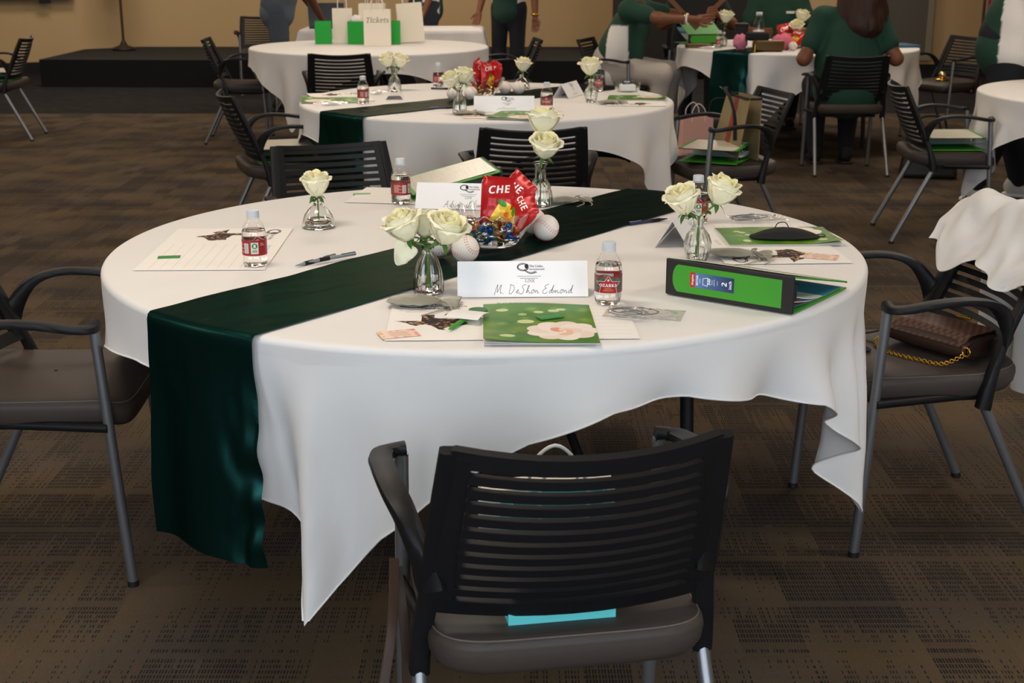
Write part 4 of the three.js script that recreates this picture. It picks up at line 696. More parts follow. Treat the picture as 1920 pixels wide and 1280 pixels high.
function pouch(label, x, z, turn, sc = 1) {
  const t = thing('organza_pouch', label, 'pouch', [x, TOP + 0.003, z], turn); t.scale.setScalar(sc);
  const f = s => shell((u, v) => { const a = u * 2 - 1, neck = Math.exp(-((v - 0.72) ** 2) / 0.006), w = 0.036 * (1 - 0.75 * neck) * (v < 0.72 ? Math.sqrt(Math.max(0.02, 1 - Math.max(0, 0.25 - v) ** 2 * 12)) : 1), p = v < 0.72 ? Math.sin(clamp(v / 0.72, 0, 1) * PI) ** 0.7 : 0.25; return [-0.06 + 0.135 * v, 0.009 + s * 0.0085 * p * (1 - a * a) + 0.003 * noise(u * 5, v * 6, s), a * w + 0.002 * Math.sin(v * 40) * a]; }, 16, 20, 0.0005, 1.5);
  part('upper_fabric', f(1), M.organza, t); part('lower_fabric', f(-0.9), M.organza, t);
  part('contents', at(new THREE.SphereGeometry(1, 16, 10).scale(0.033, 0.006, 0.024), -0.015, 0.0085, 0), mat('#8f8c78', 0.6), t);
  part('cord', tube([[0.035, 0.016, 0.01], [0.042, 0.018, -0.008], [0.03, 0.012, -0.022], [0.05, 0.004, 0.03], [0.03, 0.003, 0.07], [0.02, 0.003, 0.085]], 0.0016, 30, 6), M.cord, t);
  part('cord', tube([[0.036, 0.017, 0.008], [0.055, 0.012, 0.02], [0.07, 0.004, 0.05], [0.062, 0.003, 0.075]], 0.0016, 20, 6), M.cord, t);
}
pouch('sheer grey drawstring pouch lying before the fluted vase', -0.19, -2.675, -0.12, 1.1);
pouch('sheer grey drawstring pouch beside the ribbed gourd vase', 0.535, -3.13, -0.2, 1.1);
pouch('sheer grey drawstring pouch beside the decanter-shaped vase', 0.155, -3.85, 0.1, 1);
pouch('sheer pouch beside the cut glass vase, second table', -0.2, -6.05, 0.2, 1);
pouch('sheer pouch before the slim rose vase, second table', 0.47, -6.5, 0.3, 1);
function baggie(label, x, z, turn, w, d, cords) {
  const t = thing('plastic_bag', label, 'plastic bag', [x, TOP + 0.0025, z], turn);
  const f = (s, k) => shell((u, v) => [(u - 0.5) * w, 0.010 + s * (0.009 * Math.sin(u * PI) * Math.sin(v * PI)) + 0.006 * noise(u * 6, v * 6, k) * Math.sin(v * PI), (v - 0.5) * d * (1 - 0.12 * noise(u * 3, 0.4, k))], 26, 18, 0.0004, 0.35);
  part('film', f(1, 2), M.poly, t); part('film', f(-0.8, 5), M.poly, t);
  if (cords) for (let k = 0; k < 5; k++) { const p = []; for (let i = 0; i < 9; i++) { const a = i / 9 * 2 * PI; p.push([-0.03 + (0.022 + 0.006 * k) * Math.cos(a) + 0.012 * Math.sin(k * 2), 0.008 + 0.0015 * k, (0.014 + 0.003 * k) * Math.sin(a)]); } part('coiled_cable', tube(p, 0.0012, 36, 6, true), k % 2 ? M.steelWire : M.tubeGrey, t); }
  else part('contents', box(w * 0.5, 0.008, d * 0.4, 0, 0.01, 0, 0.003), M.white, t);
}
baggie('clear plastic bag with a coiled grey cable beside the large binder', 0.262, -2.572, -0.25, 0.155, 0.085, true);
baggie('clear plastic bag with grey cable behind the mask booklet', 0.66, -3.57, 0.1, 0.15, 0.08, true);
baggie('clear plastic wrap in front of the booklet by the second runner', -0.86, -6.44, 0.1, 0.16, 0.08, false);
baggie('clear plastic wrap beside the dome of bottles, second table', -0.69, -6.95, 0.6, 0.1, 0.08, false);
baggie('clear plastic wrap on the table where people sit', 1.48, -10.3, 0.1, 0.16, 0.09, false);
{
  const b = thing('clear_container', 'clear plastic container with a small white box on the second table', 'container', [0.6, TOP + 0.001, -7.08], 0.1);
  part('shell', lathe([[0, 0.002], [0.06, 0.002], [0.066, 0.01], [0.072, 0.05], [0.07, 0.05], [0.064, 0.011], [0, 0.004]], 28), M.thin, b); part('box', box(0.08, 0.03, 0.05, 0, 0.021, 0), M.white, b);
  const m = thing('face_mask', 'black cloth face mask lying on the floral booklet', 'face mask', [0.686, TOP + 0.0085, -3.325], 0.05);
  part('fabric', shell((u, v) => { const a = u * 2 - 1, b = v * 2 - 1; return [a * 0.088 * (1 - 0.06 * b * b), 0.003 + 0.022 * (1 - a * a) * (1 - b * b) + 0.0015 * Math.sin(v * 20), b * 0.042 * Math.sqrt(Math.max(0.1, 1 - 0.75 * a * a))]; }, 20, 14, 0.0016, 1.5), mat('#131314', 0.85), m);
  part('ear_loop', tube([[-0.02, 0.02, -0.025], [-0.01, 0.032, -0.03], [0.008, 0.033, -0.03], [0.016, 0.022, -0.026]], 0.0014, 20, 6), mat('#222224', 0.8), m);
  part('ear_loop', tube([[0.084, 0.005, -0.01], [0.1, 0.006, -0.015], [0.1, 0.006, 0.012], [0.084, 0.005, 0.012]], 0.0014, 20, 6), mat('#222224', 0.8), m);
}

// ---------------------------------------------------------------- bags, purse, draped cloth
function giftBag(name, label, x, y, z, turn, w, h, d, m, handle, writing) {
  const t = thing(name, label, 'gift bag', [x, y, z], turn), th = 0.0015;
  part('body', join([slab(-w / 2, w / 2, 0, th, -d / 2, d / 2), slab(-w / 2, w / 2, 0, h, d / 2 - th, d / 2), slab(-w / 2, w / 2, 0, h, -d / 2, -d / 2 + th), shell((u, v) => [-w / 2 + 0.012 * Math.sin(PI * u) * v, h * v, (u - 0.5) * d], 4, 4, th), shell((u, v) => [w / 2 - 0.012 * Math.sin(PI * u) * v, h * v, (u - 0.5) * d], 4, 4, th)]), m, t);
  if (handle) for (const s of [-1, 1]) part('handle', tube([[-w * 0.22, h - 0.02, s * (d / 2 + 0.002)], [-w * 0.2, h + handle * 0.6, s * d / 2], [0, h + handle, s * d / 2 * 0.8], [w * 0.2, h + handle * 0.6, s * d / 2], [w * 0.22, h - 0.02, s * (d / 2 + 0.002)]], 0.0028, 28, 7), M.white, t);
  if (writing) part('writing', at(new THREE.PlaneGeometry(w * 0.96, w * 0.4), 0, h * 0.7, d / 2 + 0.0012), writing, t);
  return t;
}
const kraft = mat('#ece3d2', 0.85), foilGreen = mat('#178a24', 0.25, { metalness: 0.55 }), pinkPaper = mat('#d9a79c', 0.7), teal = mat('#5cc7c9', 0.6);
const tickets = mat('#ffffff', 0.85, { map: canvasTex(480, 200, (c, w, h) => { c.fillStyle = '#ece3d2'; c.fillRect(0, 0, w, h); c.fillStyle = '#4b4a46'; c.font = 'italic 130px serif'; c.textAlign = 'center'; c.fillText('Tickets', w / 2, 140); }) });
giftBag('paper_gift_bag', 'slim white paper gift bag between green foil bags', -1.345, TOP + 0.001, -10.95, 0.1, 0.155, 0.27, 0.08, kraft, 0.1);
giftBag('paper_gift_bag', 'white paper gift bag with handwriting on its front', -1.04, TOP + 0.001, -10.66, 0.03, 0.205, 0.275, 0.09, kraft, 0.1, tickets);
giftBag('paper_gift_bag', 'white paper gift bag behind the one with handwriting', -1.1, TOP + 0.001, -10.88, -0.1, 0.2, 0.31, 0.08, kraft, 0.12);
const lean = giftBag('paper_gift_bag', 'white paper gift bag leaning to one side at the end of the row', -0.8, TOP + 0.001, -11.0, 0.15, 0.2, 0.3, 0.08, kraft, 0.12); lean.rotation.z = 0.08; lean.position.y += 0.009;
giftBag('foil_gift_bag', 'green foil gift bag at the end of the row', -1.49, TOP + 0.001, -10.88, 0.1, 0.13, 0.175, 0.07, foilGreen, 0);
giftBag('foil_gift_bag', 'green foil gift bag with white tissue between two paper bags', -1.225, TOP + 0.001, -10.85, 0, 0.13, 0.175, 0.07, foilGreen, 0);
giftBag('foil_gift_bag', 'green foil gift bag before the leaning white bag', -0.945, TOP + 0.001, -10.83, 0.05, 0.13, 0.18, 0.07, foilGreen, 0);
solo('tissue_ball', 'crumpled white tissue on top of a green foil bag', 'tissue', bend(new THREE.SphereGeometry(0.05, 16, 12), (x, y, z) => { const k = 1 + 0.3 * noise(x * 40, y * 40, z * 40); return [x * k * 0.9, y * k * 0.8, z * k * 0.6]; }), M.white, [-1.225, TOP + 0.185, -10.85]);
giftBag('paper_gift_bag', 'pink gift bag with pale handles standing on the floor by the table', 1.28, 0, -9.45, 0.25, 0.22, 0.34, 0.12, pinkPaper, 0.1);
const chairA = { x: 0.07, z: -1.97, t: facing(-0.17, -0.985) };
const seatAt = (c, lx, ly, lz) => [c.x + Math.cos(c.t) * lx + Math.sin(c.t) * lz, ly, c.z - Math.sin(c.t) * lx + Math.cos(c.t) * lz];
giftBag('turquoise_gift_bag', 'turquoise paper gift bag with white handle on the foreground chair seat', ...seatAt(chairA, 0.015, 0.463, -0.088), chairA.t, 0.165, 0.195, 0.075, teal, 0.075);
{
  const [x, y, z] = seatAt(chairA, 0.0, 0.465, 0.08), t = thing('cream_box', 'cream paper box on the foreground chair seat behind the turquoise bag', 'box', [x, y, z], chairA.t); part('carton', box(0.22, 0.15, 0.05, 0, 0.075, 0, 0.003), M.paper, t); part('lid_flap', box(0.22, 0.004, 0.052, 0, 0.152, 0, 0.001), kraft, t);
  const [a, b, c] = seatAt(chairA, -0.13, 0.463, 0.03), f = thing('green_folder', 'green folder standing on the foreground chair seat', 'folder', [a, b, c], chairA.t + 0.4); part('front_cover', box(0.14, 0.1, 0.003, 0, 0.052, 0.008), M.green, f); part('papers', box(0.13, 0.095, 0.01, 0, 0.05, 0, 0.002), M.paper, f);
  const s = thing('bag_strap', 'brown leather bag strap hanging beside the foreground chair', 'strap', [...seatAt(chairA, 0.255, 0, -0.02)], chairA.t), leather = mat('#3a2414', 0.45, { bumpMap: rep(grain, 2, 8), bumpScale: 0.0004 });
  part('strap', sweep([[0.0, 0.52, 0.06], [0.01, 0.44, 0.0], [0.04, 0.3, -0.06], [0.06, 0.15, -0.1], [0.05, 0.03, -0.12], [0.02, 0.015, -0.08], [0.0, 0.12, -0.04], [-0.01, 0.28, 0.0], [-0.012, 0.4, 0.03], [-0.005, 0.5, 0.07]], () => [0.017, 0.004], 50, 8, 0.4, V(0.2, 0, 1)), leather, s);
}
{ // purse on the chair by the foreground table
  const check = mat('#ffffff', 0.5, { map: canvasTex(512, 256, (c, w, h) => { for (let i = 0; i < 24; i++) for (let j = 0; j < 12; j++) { c.fillStyle = (i + j) % 2 ? '#3b241b' : '#5b3d2e'; c.fillRect(i * 22, j * 22, 22, 22); } }) });
  const p = thing('checkered_purse', 'brown checkered leather purse with gold chain on a chair seat', 'purse', [1.11, 0.4665, -3.32], -0.95);
  part('body', shell((u, v) => { const a = u * 2 - 1, q = v * 2 * PI, w = 0.03 * (1 - 0.25 * Math.abs(a) ** 4), d = 0.082; return [a * 0.125, 0.036 + w * Math.sign(Math.sin(q)) * Math.abs(Math.sin(q)) ** 0.6 * (1 - 0.1 * Math.cos(q)), d * Math.sign(Math.cos(q)) * Math.abs(Math.cos(q)) ** 0.7]; }, 16, 28, 0.003, 1.2), mat('#2e1c15', 0.5), p);
  for (const s of [-1, 1]) part('side_gusset', at(new THREE.SphereGeometry(1, 16, 12).scale(0.006, 0.026, 0.078), s * 0.125, 0.036, 0), mat('#2a1812', 0.5), p);
  part('flap', shell((u, v) => [(u - 0.5) * 0.236 * (1 - 0.06 * v), 0.0705 - 0.022 * smooth(0.72, 1, v) - 0.016 * smooth(0.2, 0, v), -0.088 + 0.175 * v], 14, 20, 0.003, 1.2), check, p, 'checkered flap');
  part('clasp', box(0.045, 0.006, 0.008, 0.0, 0.074, -0.075, 0.002), M.gold, p);
  const link = k => { const g = new THREE.TorusGeometry(0.0048, 0.0013, 5, 10); if (k % 2) g.rotateX(PI / 2); return g; };
  const run = new THREE.CatmullRomCurve3([[-0.12, 0.03, 0.075], [-0.135, 0.012, 0.1], [-0.09, 0.004, 0.135], [-0.03, 0.004, 0.145], [0.03, 0.004, 0.135], [0.09, 0.006, 0.12], [0.125, 0.03, 0.085]].map(q => V(...q)));
  const links = []; for (let k = 0; k < 52; k++) { const q = run.getPoint(k / 51), d = run.getTangent(k / 51), g = link(k); g.rotateY(Math.atan2(-d.z, d.x)); links.push(g.translate(q.x, q.y, q.z)); }
  part('chain', join(links), M.gold, p, 'gold chain').userData.kind = 'stuff';
  for (const s of [-1, 1]) { const r = new THREE.TorusGeometry(0.011, 0.0024, 8, 18); part('ring', at(r, s * 0.128, 0.038, 0.083), M.gold, p); }
  part('strap', sweep([[-0.13, 0.04, 0.05], [-0.17, 0.02, 0.06], [-0.21, 0.006, 0.09], [-0.19, 0.004, 0.13], [-0.1, 0.004, 0.17], [-0.16, 0.004, 0.21], [-0.26, 0.004, 0.18]], () => [0.014, 0.003], 40, 8, 0.4), M.dark, p);
}
{ // white cloth thrown over the back of the same chair
  const t = thing('draped_cloth', 'white cloth thrown over the back of the chair with the purse', 'cloth', [1.066, 0, -3.338], facing(-0.99, 0.13));
  const path = [[0.585, -0.1], [0.64, -0.125], [0.7, -0.15], [0.76, -0.18], [0.806, -0.2], [0.826, -0.25], [0.80, -0.29], [0.70, -0.315], [0.5, -0.32], [0.3, -0.325]].map(([y, z]) => V(0, y, z)), cv = new THREE.CatmullRomCurve3(path);
  part('cloth', shell((u, v) => { const a = u * 2 - 1, h = 0.24 + 0.22 * noise(u * 3.4, 2) + 0.05 * u, q = cv.getPoint(lerp(h * 0.7, 1, v)), up = smooth(0.05, 0.3, v) * smooth(0.6, 0.3, v), down = smooth(0.35, 0.8, v); return [a * (0.285 + 0.04 * down) + 0.03 * noise(v * 3, u * 2, 4), q.y + up * (0.012 + 0.05 * noise(u * 5, v * 4, 1)) - 0.03 * smooth(0.82, 1, Math.abs(a)) * up - down * 0.04 * noise(u * 2, 7), q.z - 0.035 * down * (0.6 + Math.sin(a * 9 + 1)) - 0.02 * up * noise(u * 5, v * 4, 8) + (v < 0.3 ? 0.045 * (0.6 + noise(u * 8, v * 4, 6)) * smooth(0.3, 0.05, v) : 0)]; }, 60, 60, 0.002, 1.4), M.cloth, t);
}
{ // tote on the chair by the second table, bags on the floor
  const c = { x: 1.09, z: -6.66, t: facing(-0.97, 0.24) }, t = thing('tote_bag', 'tan tote bag with red centre stripe and dark handles on a chair', 'tote bag', seatAt(c, -0.02, 0.468, -0.02), c.t); t.rotation.x = 0;
  const canvas = mat('#8b7a55', 0.8, { bumpMap: rep(weave, 2), bumpScale: 0.0006 });
  const side = (s, w0, w1, o = 0) => shell((u, v) => [lerp(w0, w1, u) * (1 - 0.16 * v), 0.005 + 0.30 * v, s * (0.055 - 0.025 * v + o) - 0.04 * v], 4, 6, 0.003, 1);
  part('front', side(1, -0.17, 0.17), canvas, t); part('rear', side(-1, -0.17, 0.17), canvas, t); part('stripe', side(1, -0.025, 0.025, 0.003), mat('#8d3326', 0.7), t, 'red stripe');
  part('trim', tube([[-0.14, 0.3, -0.01], [0, 0.302, -0.005], [0.14, 0.3, -0.01], [0.14, 0.3, -0.07], [0, 0.302, -0.075], [-0.14, 0.3, -0.07]], 0.006, 40, 6, true), M.dark, t);
  part('handle', sweep([[-0.08, 0.3, -0.005], [-0.06, 0.34, 0.03], [0.0, 0.33, 0.06], [0.06, 0.3, 0.06], [0.1, 0.22, 0.05], [0.12, 0.1, 0.05]], () => [0.02, 0.004], 24, 8, 0.4), M.dark, t);
  const hb = (label, x, z, turn, w, h, col) => { const b = thing('handbag', label, 'handbag', [x, 0, z], turn); part('body', bend(box(w, h, 0.14, 0, h / 2, 0, 0.03), (X, Yy, Z) => [X * (1.05 - 0.2 * Yy / h), Yy, Z * (1.1 - 0.45 * Yy / h)]), col, b); part('handle', tube([[-w * 0.28, h * 0.95, 0], [-w * 0.2, h * 1.4, 0], [w * 0.2, h * 1.4, 0], [w * 0.28, h * 0.95, 0]], 0.007, 24, 8), M.dark, b); return b; };
  const b1 = hb('black handbag with a peach charm on the floor under the far table', 1.5, -9.82, 0.2, 0.28, 0.3, mat('#0f0f12', 0.5)); part('charm', at(new THREE.SphereGeometry(0.035, 14, 10), -0.12, 0.28, 0.08), mat('#cf8f72', 0.8), b1); part('clasp', box(0.02, 0.025, 0.01, 0.06, 0.22, 0.072), M.steelWire, b1);
  hb('dark plum handbag on the floor behind the tote bag', 1.62, -9.3, 0.5, 0.26, 0.28, mat('#3a1c24', 0.5));
  hb('dark brown handbag on the floor beside the long-haired person', 2.78, -8.95, -0.2, 0.36, 0.28, mat('#16120e', 0.5));
}
{ // far table where people sit, and the table with the laptop
  const bx = (n, l, cat, x, z, w, h, d, m, turn = 0, y = TOP + 0.001) => { const t = thing(n, l, cat, [x, y, z], turn); part('body', box(w, h, d, 0, h / 2, 0, Math.min(w, h, d) * 0.25), m, t); return t; };
  const k1 = bx('black_carton', 'tall black box standing beside the clear water bottle', 'box', 1.755, -10.55, 0.1, 0.17, 0.08, M.dark); part('lid', box(0.104, 0.02, 0.084, 0, 0.165, 0), M.black, k1);
  const k2 = bx('black_case', 'flat black case lying on top of the brown purse', 'case', 1.8, -10.1, 0.16, 0.06, 0.1, M.dark, 0.05, TOP + 0.075); part('zip', box(0.161, 0.004, 0.101, 0, 0.03, 0, 0.001), M.foot, k2);
  const k3 = bx('brown_purse', 'small brown and gold purse hanging over the satin runner edge', 'purse', 1.87, -10.02, 0.22, 0.07, 0.11, mat('#5a4320', 0.4, { metalness: 0.3 }), 0.06, TOP + 0.006); part('flap', box(0.2, 0.012, 0.1, 0, 0.068, 0.01), mat('#6d5426', 0.4, { metalness: 0.4 }), k3); part('tassel', join([rod([-0.11, 0.05, 0.06], [-0.115, 0.0, 0.065], 0.004), at(new THREE.SphereGeometry(0.012, 10, 8), -0.116, -0.008, 0.066)]), M.gold, k3);
  const crumple = (l, x, z, sx, sy, sz, m, y = 0) => solo('tissue_paper', l, 'tissue paper', bend(new THREE.SphereGeometry(1, 18, 12), (a, b, c) => { const k = 1 + 0.45 * noise(a * 2.3 + x, b * 2.3, c * 2.3 + z); return [a * k * sx, Math.max(-0.98, b * k) * sy, c * k * sz]; }), m, [x, TOP + y + sy, z]);
  crumple('crumpled pink tissue paper in front of the slim rose vase', 1.68, -10.12, 0.05, 0.06, 0.04, mat('#d77a94', 0.8)); crumple('crumpled bright pink tissue paper beside the black case', 2.0, -10.17, 0.08, 0.06, 0.05, mat('#e0738a', 0.8));
  const w = thing('tall_water_bottle', 'tall clear reusable water bottle with pale liquid among belongings', 'water bottle', [1.87, TOP + 0.001, -10.45]); part('bottle', lathe([[0, 0.002], [0.042, 0.002], [0.045, 0.01], [0.045, 0.17], [0.03, 0.21], [0.022, 0.24]], 28), M.thin, w); part('liquid', lathe([[0, 0.006], [0.042, 0.006], [0.043, 0.13], [0, 0.13]], 28), mat('#e3d5d2', 0.4), w); part('cap', lathe([[0, 0.262], [0.024, 0.262], [0.025, 0.238], [0, 0.238]], 20), M.capWhite, w);
  const pb = bx('brown_pouch', 'tan and dark pouch lying before the tilted binder', 'pouch', 1.42, -10.42, 0.2, 0.03, 0.1, mat('#6b5326', 0.6), 0.1); part('zip', box(0.201, 0.005, 0.006, 0, 0.02, 0.05), M.dark, pb);
  const bl = bx('blue_book', 'blue book lying at the table edge behind the long-haired person', 'book', 2.98, -10.55, 0.2, 0.02, 0.26, mat('#335d78', 0.6), 0.2); part('pages', box(0.19, 0.014, 0.25, 0.007, 0.01, 0, 0), M.paper, bl);
  const gc = thing('green_cup', 'bright green plastic cup behind the long-haired person', 'cup', [2.86, TOP + 0.001, -10.78]); part('cup', lathe([[0, 0.002], [0.032, 0.002], [0.042, 0.1], [0.04, 0.1], [0.03, 0.005], [0, 0.005]], 24), mat('#3fae2a', 0.35), gc);
  const f = thing('picture_frame', 'brown wooden frame with dark centre held up at an angle', 'picture frame', [1.4, 0.875, -10.52], 0.1); const fr = new THREE.Group();
  const fm = mat('#6b4426', 0.5), bars = [['frame_rail', slab(0, 0.5, 0, 0.035, -0.01, 0.01)], ['frame_rail', slab(0, 0.5, 0.285, 0.32, -0.01, 0.01)], ['frame_stile', slab(0, 0.035, 0.035, 0.285, -0.01, 0.01)], ['frame_stile', slab(0.465, 0.5, 0.035, 0.285, -0.01, 0.01)], ['backing', slab(0.035, 0.465, 0.035, 0.285, -0.008, 0.002)]];
  for (const [n, g] of bars) part(n, g.rotateZ(0.78), n === 'backing' ? M.dark : fm, f);
  const lp = thing('laptop', 'grey laptop standing open on the rectangular table', 'laptop', [-1.74, TOP + 0.006, -13.05], PI); part('base', box(0.34, 0.016, 0.23, 0, 0.009, 0.05), mat('#3d434a', 0.4), lp); part('lid', at(box(0.34, 0.23, 0.008, 0, 0.115, 0).rotateX(-0.25), 0, 0.015, -0.065), mat('#59626b', 0.45, { metalness: 0.3 }), lp); part('keyboard', box(0.28, 0.003, 0.1, 0, 0.0185, 0.02, 0.001), M.dark, lp);
  const go = thing('gold_ornament', 'small round gold ornament on the chair seat near the striped flag', 'ornament', [3.42, 0.468, -10.85]); part('base', lathe([[0, 0.001], [0.05, 0.001], [0.055, 0.01], [0.03, 0.02], [0, 0.02]], 24), M.gold, go); part('dome', at(new THREE.SphereGeometry(0.03, 18, 12), 0, 0.042, 0), mat('#efd9a0', 0.2, { metalness: 0.9 }), go);
}

// ---------------------------------------------------------------- people
const skinTone = mat('#7a4a30', 0.55), skinDeep = mat('#5c3521', 0.55), hairBlack = mat('#16110f', 0.7), auburn = mat('#331509', 0.65, { bumpMap: rep(grain, 6, 2), bumpScale: 0.003 }), eyeWhite = mat('#e8e2da', 0.3), lip = mat('#6d2f2c', 0.5);
const polo = new THREE.MeshPhysicalMaterial({ color: '#ffffff', vertexColors: true, roughness: 0.85, side: THREE.DoubleSide });
const add3 = (a, b) => [a[0] + b[0], a[1] + b[1], a[2] + b[2]], mix3 = (a, b, t) => [lerp(a[0], b[0], t), lerp(a[1], b[1], t), lerp(a[2], b[2], t)];
function handPrims(wrist, dir, side, curl) {
  const d = V(...dir).normalize(), s = V(0, 0, 1).cross(d); if (s.lengthSq() < 0.05) s.set(1, 0, 0); s.normalize(); const n = d.clone().cross(s).normalize(), W = V(...wrist), o = [], pt = (a, b, c) => W.clone().addScaledVector(d, a).addScaledVector(s, b).addScaledVector(n, c).toArray();
  o.push({ a: pt(-0.03, 0, 0), b: pt(0.03, 0, 0), r: 0.025, q: 0.026 }, { a: pt(0.03, -0.018, 0), b: pt(0.085, -0.024, 0), r: 0.017, q: 0.013 }, { a: pt(0.03, 0.018, 0), b: pt(0.085, 0.026, 0), r: 0.017, q: 0.013 }, { a: pt(0.03, 0, 0), b: pt(0.088, 0, 0), r: 0.018, q: 0.014 });
  [[-0.03, 0.055], [-0.011, 0.068], [0.009, 0.072], [0.028, 0.062]].forEach(([b, L]) => { o.push({ a: pt(0.085, b, 0), b: pt(0.085 + L * 0.5, b * 1.1, curl * 0.008), r: 0.0095, q: 0.0085 }, { a: pt(0.085 + L * 0.5, b * 1.1, curl * 0.008), b: pt(0.085 + L * (1 - 0.25 * curl), b * 1.1, curl * 0.035), r: 0.0085, q: 0.007 }); });
  o.push({ a: pt(0.025, side * 0.025, 0.005), b: pt(0.06, side * 0.05, 0.014), r: 0.012, q: 0.0105 }, { a: pt(0.06, side * 0.05, 0.014), b: pt(0.09, side * 0.052, 0.026), r: 0.0105, q: 0.008 });
  return o;
}
function person(label, o) {
  const t = thing('person', label, 'person', [o.x, 0, o.z], facing(...o.f)), sit = o.sit, B = o.build ?? 1, y = sit ? -0.345 : 0, lz = o.lean ?? 0;
  const J = { pel: [0, 0.93 + y, 0], waist: [0, 1.08 + y, lz * 0.4], chest: [0, 1.24 + y, lz * 0.8], neck: [(o.hx ?? 0) * 0.4, 1.43 + y, lz], head: [o.hx ?? 0, 1.565 + y, lz + 0.025] };
  const sh = s => [s * 0.175 * (0.9 + 0.1 * B), 1.37 + y, lz], hip = s => [s * 0.09, 0.92 + y, 0], knee = s => sit ? [s * 0.12, 0.545, 0.42] : [s * 0.1, 0.49, 0.02], ank = s => sit ? [s * 0.11, 0.09, 0.38] : [s * (0.1 + (o.stance ?? 0)), 0.09, s * (o.step ?? 0)];
  const arm = s => (s > 0 ? o.armL : o.armR) ?? [[s * 0.26, 1.12 + y, lz + 0.0], [s * 0.27, 0.9 + y, lz + 0.1]];
  const body = [{ a: J.pel, b: J.chest, r: 0.115, q: 0.12, sx: 1.2 }, { a: J.chest, b: J.neck, r: 0.1, q: 0.055 }, { a: J.neck, b: J.head, r: 0.055, q: 0.055 }], hands = [], shirt = [], pants = [];
  shirt.push({ a: [0, J.pel[1] - 0.03, 0], b: J.waist, r: 0.155 * B, q: 0.142 * B, sx: 1.16 }, { a: J.waist, b: J.chest, r: 0.142 * B, q: 0.14 * (0.6 + 0.4 * B), sx: 1.2 }, { a: sh(-1), b: sh(1), r: 0.072 }, { a: J.chest, b: add3(J.neck, [0, -0.05, 0]), r: 0.115, q: 0.065 });
  pants.push({ a: add3(J.pel, [0, 0.04, 0]), b: add3(J.pel, [0, -0.05, sit ? 0.03 : 0]), r: 0.145 * B, q: 0.14 * B, sx: 1.16 });
  for (const s of [-1, 1]) {
    const [el, wr] = arm(s), S = sh(s), d = [wr[0] - el[0], wr[1] - el[1], wr[2] - el[2]];
    body.push({ a: S, b: el, r: 0.056, q: 0.044 }, { a: el, b: wr, r: 0.044, q: 0.028 }, { a: hip(s), b: knee(s), r: 0.08, q: 0.055 }, { a: knee(s), b: ank(s), r: 0.052, q: 0.036 }, { a: ank(s), b: add3(ank(s), [0, -0.05, 0.1]), r: 0.03, q: 0.025 });
    hands.push(...handPrims(wr, d, s, o.curl ?? 0.5));
    shirt.push({ a: S, b: mix3(S, el, 0.62), r: 0.074, q: 0.068 });
    pants.push({ a: hip(s), b: knee(s), r: 0.098 * B, q: 0.072 * B }, { a: knee(s), b: add3(ank(s), [0, 0.01, 0]), r: 0.07 * B, q: 0.054 });
    const f = part('shoe', blob([{ a: add3(ank(s), [0, -0.03, -0.04]), b: add3(ank(s), [0, -0.05, 0.1]), r: 0.042, q: 0.034 }, { a: add3(ank(s), [0, 0.0, -0.02]), b: add3(ank(s), [0, 0.03, 0]), r: 0.046 }], 0.008, 0.02), o.shoe ?? M.dark, t);
    part('sole', at(box(0.085, 0.02, 0.245, 0, 0, 0, 0.008), ank(s)[0], 0.011, ank(s)[2] + 0.035), o.sole ?? M.foot, f);
  }
  const H = J.head, head = [{ c: H, e: [0.073, 0.098, 0.09] }, { c: add3(H, [0, -0.06, 0.03]), e: [0.052, 0.05, 0.055] }, { a: add3(H, [0, 0.0, 0.085]), b: add3(H, [0, -0.03, 0.103]), r: 0.009, q: 0.014 }, { c: add3(H, [0, -0.063, 0.08]), e: [0.025, 0.01, 0.012] }, { c: add3(H, [0.075, -0.01, 0]), e: [0.01, 0.03, 0.018] }, { c: add3(H, [-0.075, -0.01, 0]), e: [0.01, 0.03, 0.018] }, { a: J.neck, b: H, r: 0.056, q: 0.05 }];
  part('body', join([blob(body, 0.014, 0.03), blob(hands, 0.005, 0.006), blob(head, 0.008, 0.02)]), o.skin ?? skinTone, t);
  for (const s of [-1, 1]) part('eye', at(new THREE.SphereGeometry(0.011, 12, 8), H[0] + s * 0.03, H[1], H[2] + 0.079), eyeWhite, t);
  part('mouth', at(new THREE.SphereGeometry(1, 12, 8).scale(0.024, 0.008, 0.008), H[0], H[1] - 0.062, H[2] + 0.087), lip, t);
  const sg = blob(shirt, 0.014, 0.04), P = sg.attributes.position, N = sg.attributes.normal, col = new Float32Array(P.count * 3), base = new THREE.Color(o.shirt ?? '#163f2f'), side = new THREE.Color('#e6e1dc');
  for (let i = 0; i < P.count; i++) { const X = P.getX(i), Yy = P.getY(i), Z = P.getZ(i), on = o.panel && Yy < sh(1)[1] - 0.12 && Math.abs(N.getX(i)) > 0.55 && Math.abs(Z - lz * 0.5 + 0.0) < 0.085 && Math.abs(X) > 0.11 && Math.abs(X) < 0.26; (on ? side : base).toArray(col, i * 3); }
  sg.setAttribute('color', new THREE.BufferAttribute(col, 3)); part('shirt', sg, polo, t);
  part('trousers', blob(pants, 0.014, 0.04), o.pants ?? M.navy, t);
  const hp = [{ c: add3(H, [0, 0.03, -0.02]), e: [0.088, 0.095, 0.098] }];
  if (o.long) hp.push({ a: add3(H, [0, 0.02, -0.05]), b: add3(H, [0, -0.24, -0.12]), r: 0.105, q: 0.1, sx: 1.25 }, { a: add3(H, [0.09, 0, -0.03]), b: add3(H, [0.13, -0.2, -0.06]), r: 0.06, q: 0.05 }, { a: add3(H, [-0.09, 0, -0.03]), b: add3(H, [-0.13, -0.2, -0.06]), r: 0.06, q: 0.05 });
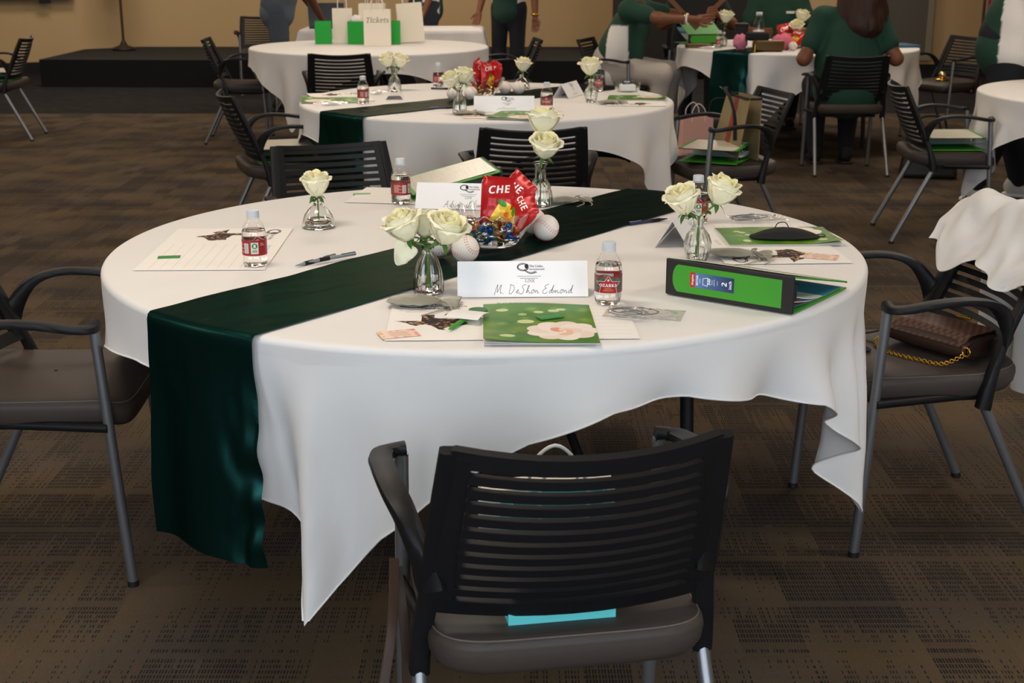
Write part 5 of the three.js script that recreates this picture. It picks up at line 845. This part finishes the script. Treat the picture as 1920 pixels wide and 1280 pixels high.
  const hg = blob(hp, 0.012, 0.03); if (o.long) bend(hg, (a, b, c) => { const k = 0.012 * noise(a * 30, b * 5, c * 30) + 0.006 * noise(a * 70, b * 9, c * 70); return [a + k, b, c + k]; });
  part('hair', bend(hg, (a, b, c) => [a, b, c > H[2] + 0.055 && b < H[1] + 0.05 ? H[2] + 0.055 : c]), o.hair ?? hairBlack, t);
  return t;
}
const denim = mat('#4a5360', 0.85), lightGrey = mat('#b3aaa0', 0.85), jeans = mat('#2c313d', 0.85), sneaker = mat('#d6d0c8', 0.7);
const p1 = person('person in grey denim trousers reaching a hand to the laptop', { x: -2.2, z: -12.95, f: [0.95, -0.1], lean: 0.12, pants: denim, shirt: '#59636f', skin: skinDeep, build: 1.05, armR: [[-0.27, 1.1, 0.3], [-0.2, 0.83, 0.43]], armL: [[0.25, 1.08, 0.22], [0.2, 0.86, 0.38]] });
person('person in dark green shirt and jeans standing behind the gift bags', { x: -0.86, z: -13.85, f: [-0.9, 0.35], pants: jeans, panel: true, build: 1.1 });
const p3 = person('standing person in dark shirt and navy trousers with a bracelet watch', { x: -0.03, z: -13.3, f: [-0.45, 0.9], panel: true, build: 0.95, shirt: '#123528', armL: [[0.27, 1.1, 0.0], [0.3, 0.86, 0.04]] });
{ const w = part('watch', at(new THREE.TorusGeometry(0.034, 0.009, 8, 20).rotateX(PI / 2), 0.3, 0.88, 0.04), M.gold, p3, 'gold bracelet watch'); }
const p4 = person('seated person in green shirt with white side panel and light grey trousers', { x: 0.8, z: -10.72, f: [0.93, 0.37], sit: true, lean: 0.16, panel: true, build: 1.18, pants: lightGrey, armR: [[-0.24, 0.97, 0.42], [-0.1, 0.965, 0.66]], armL: [[0.24, 0.97, 0.42], [0.12, 1.0, 0.64]] });
for (const [k, m] of [[0.0, M.gold], [0.02, M.white], [-0.02, M.dark]]) part('bracelet', at(new THREE.TorusGeometry(0.037, 0.008, 8, 18), -0.13 - k * 0.4, 0.966, 0.59 + k), m, p4);
const behind = chair('black slatted armchair behind the far table for the person with chest emblem', 2.3, -12.05, -0.05, 1);
const p5 = person('seated person in green shirt with small white chest emblem behind the far table', { x: 2.3, z: -12.0, f: [-0.08, 1], sit: true, lean: 0.08, build: 1.3, armL: [[0.3, 0.8, 0.2], [0.16, 0.8, 0.4]], armR: [[-0.3, 0.8, 0.2], [-0.16, 0.8, 0.4]] });
part('chest_emblem', box(0.07, 0.02, 0.004, 0.09, 0.955, 0.205, 0.001), M.white, p5, 'white chest emblem');
chair('black slatted armchair behind the far table for the person in black', 1.6, -12.15, 0.0, 1);
person('seated person in black behind the held wooden frame', { x: 1.6, z: -12.1, f: [0, 1], sit: true, lean: 0.1, build: 1.15, shirt: '#10161a', armL: [[0.3, 0.85, 0.2], [0.12, 0.95, 0.45]], armR: [[-0.3, 0.85, 0.2], [-0.12, 0.95, 0.45]] });
person('seated person with long auburn hair seen from behind in green shirt', { x: 2.27, z: -9.22, f: [0, -1], sit: true, lean: 0.06, build: 1.28, long: true, hx: -0.07, hair: auburn, armL: [[0.31, 0.76, -0.02], [0.24, 0.76, 0.28]], armR: [[-0.31, 0.76, -0.02], [-0.24, 0.76, 0.28]] });
person('standing person in white sneakers and navy trousers, green shirt with white panel', { x: 2.96, z: -8.15, f: [0.88, 0.48], lean: 0.1, panel: true, build: 1.3, stance: 0.03, step: 0.1, shoe: sneaker, sole: M.white, armL: [[0.27, 1.12, 0.25], [0.15, 1.06, 0.48]], armR: [[-0.27, 1.12, 0.22], [-0.12, 1.06, 0.46]] });

renderer.render(scene, camera);
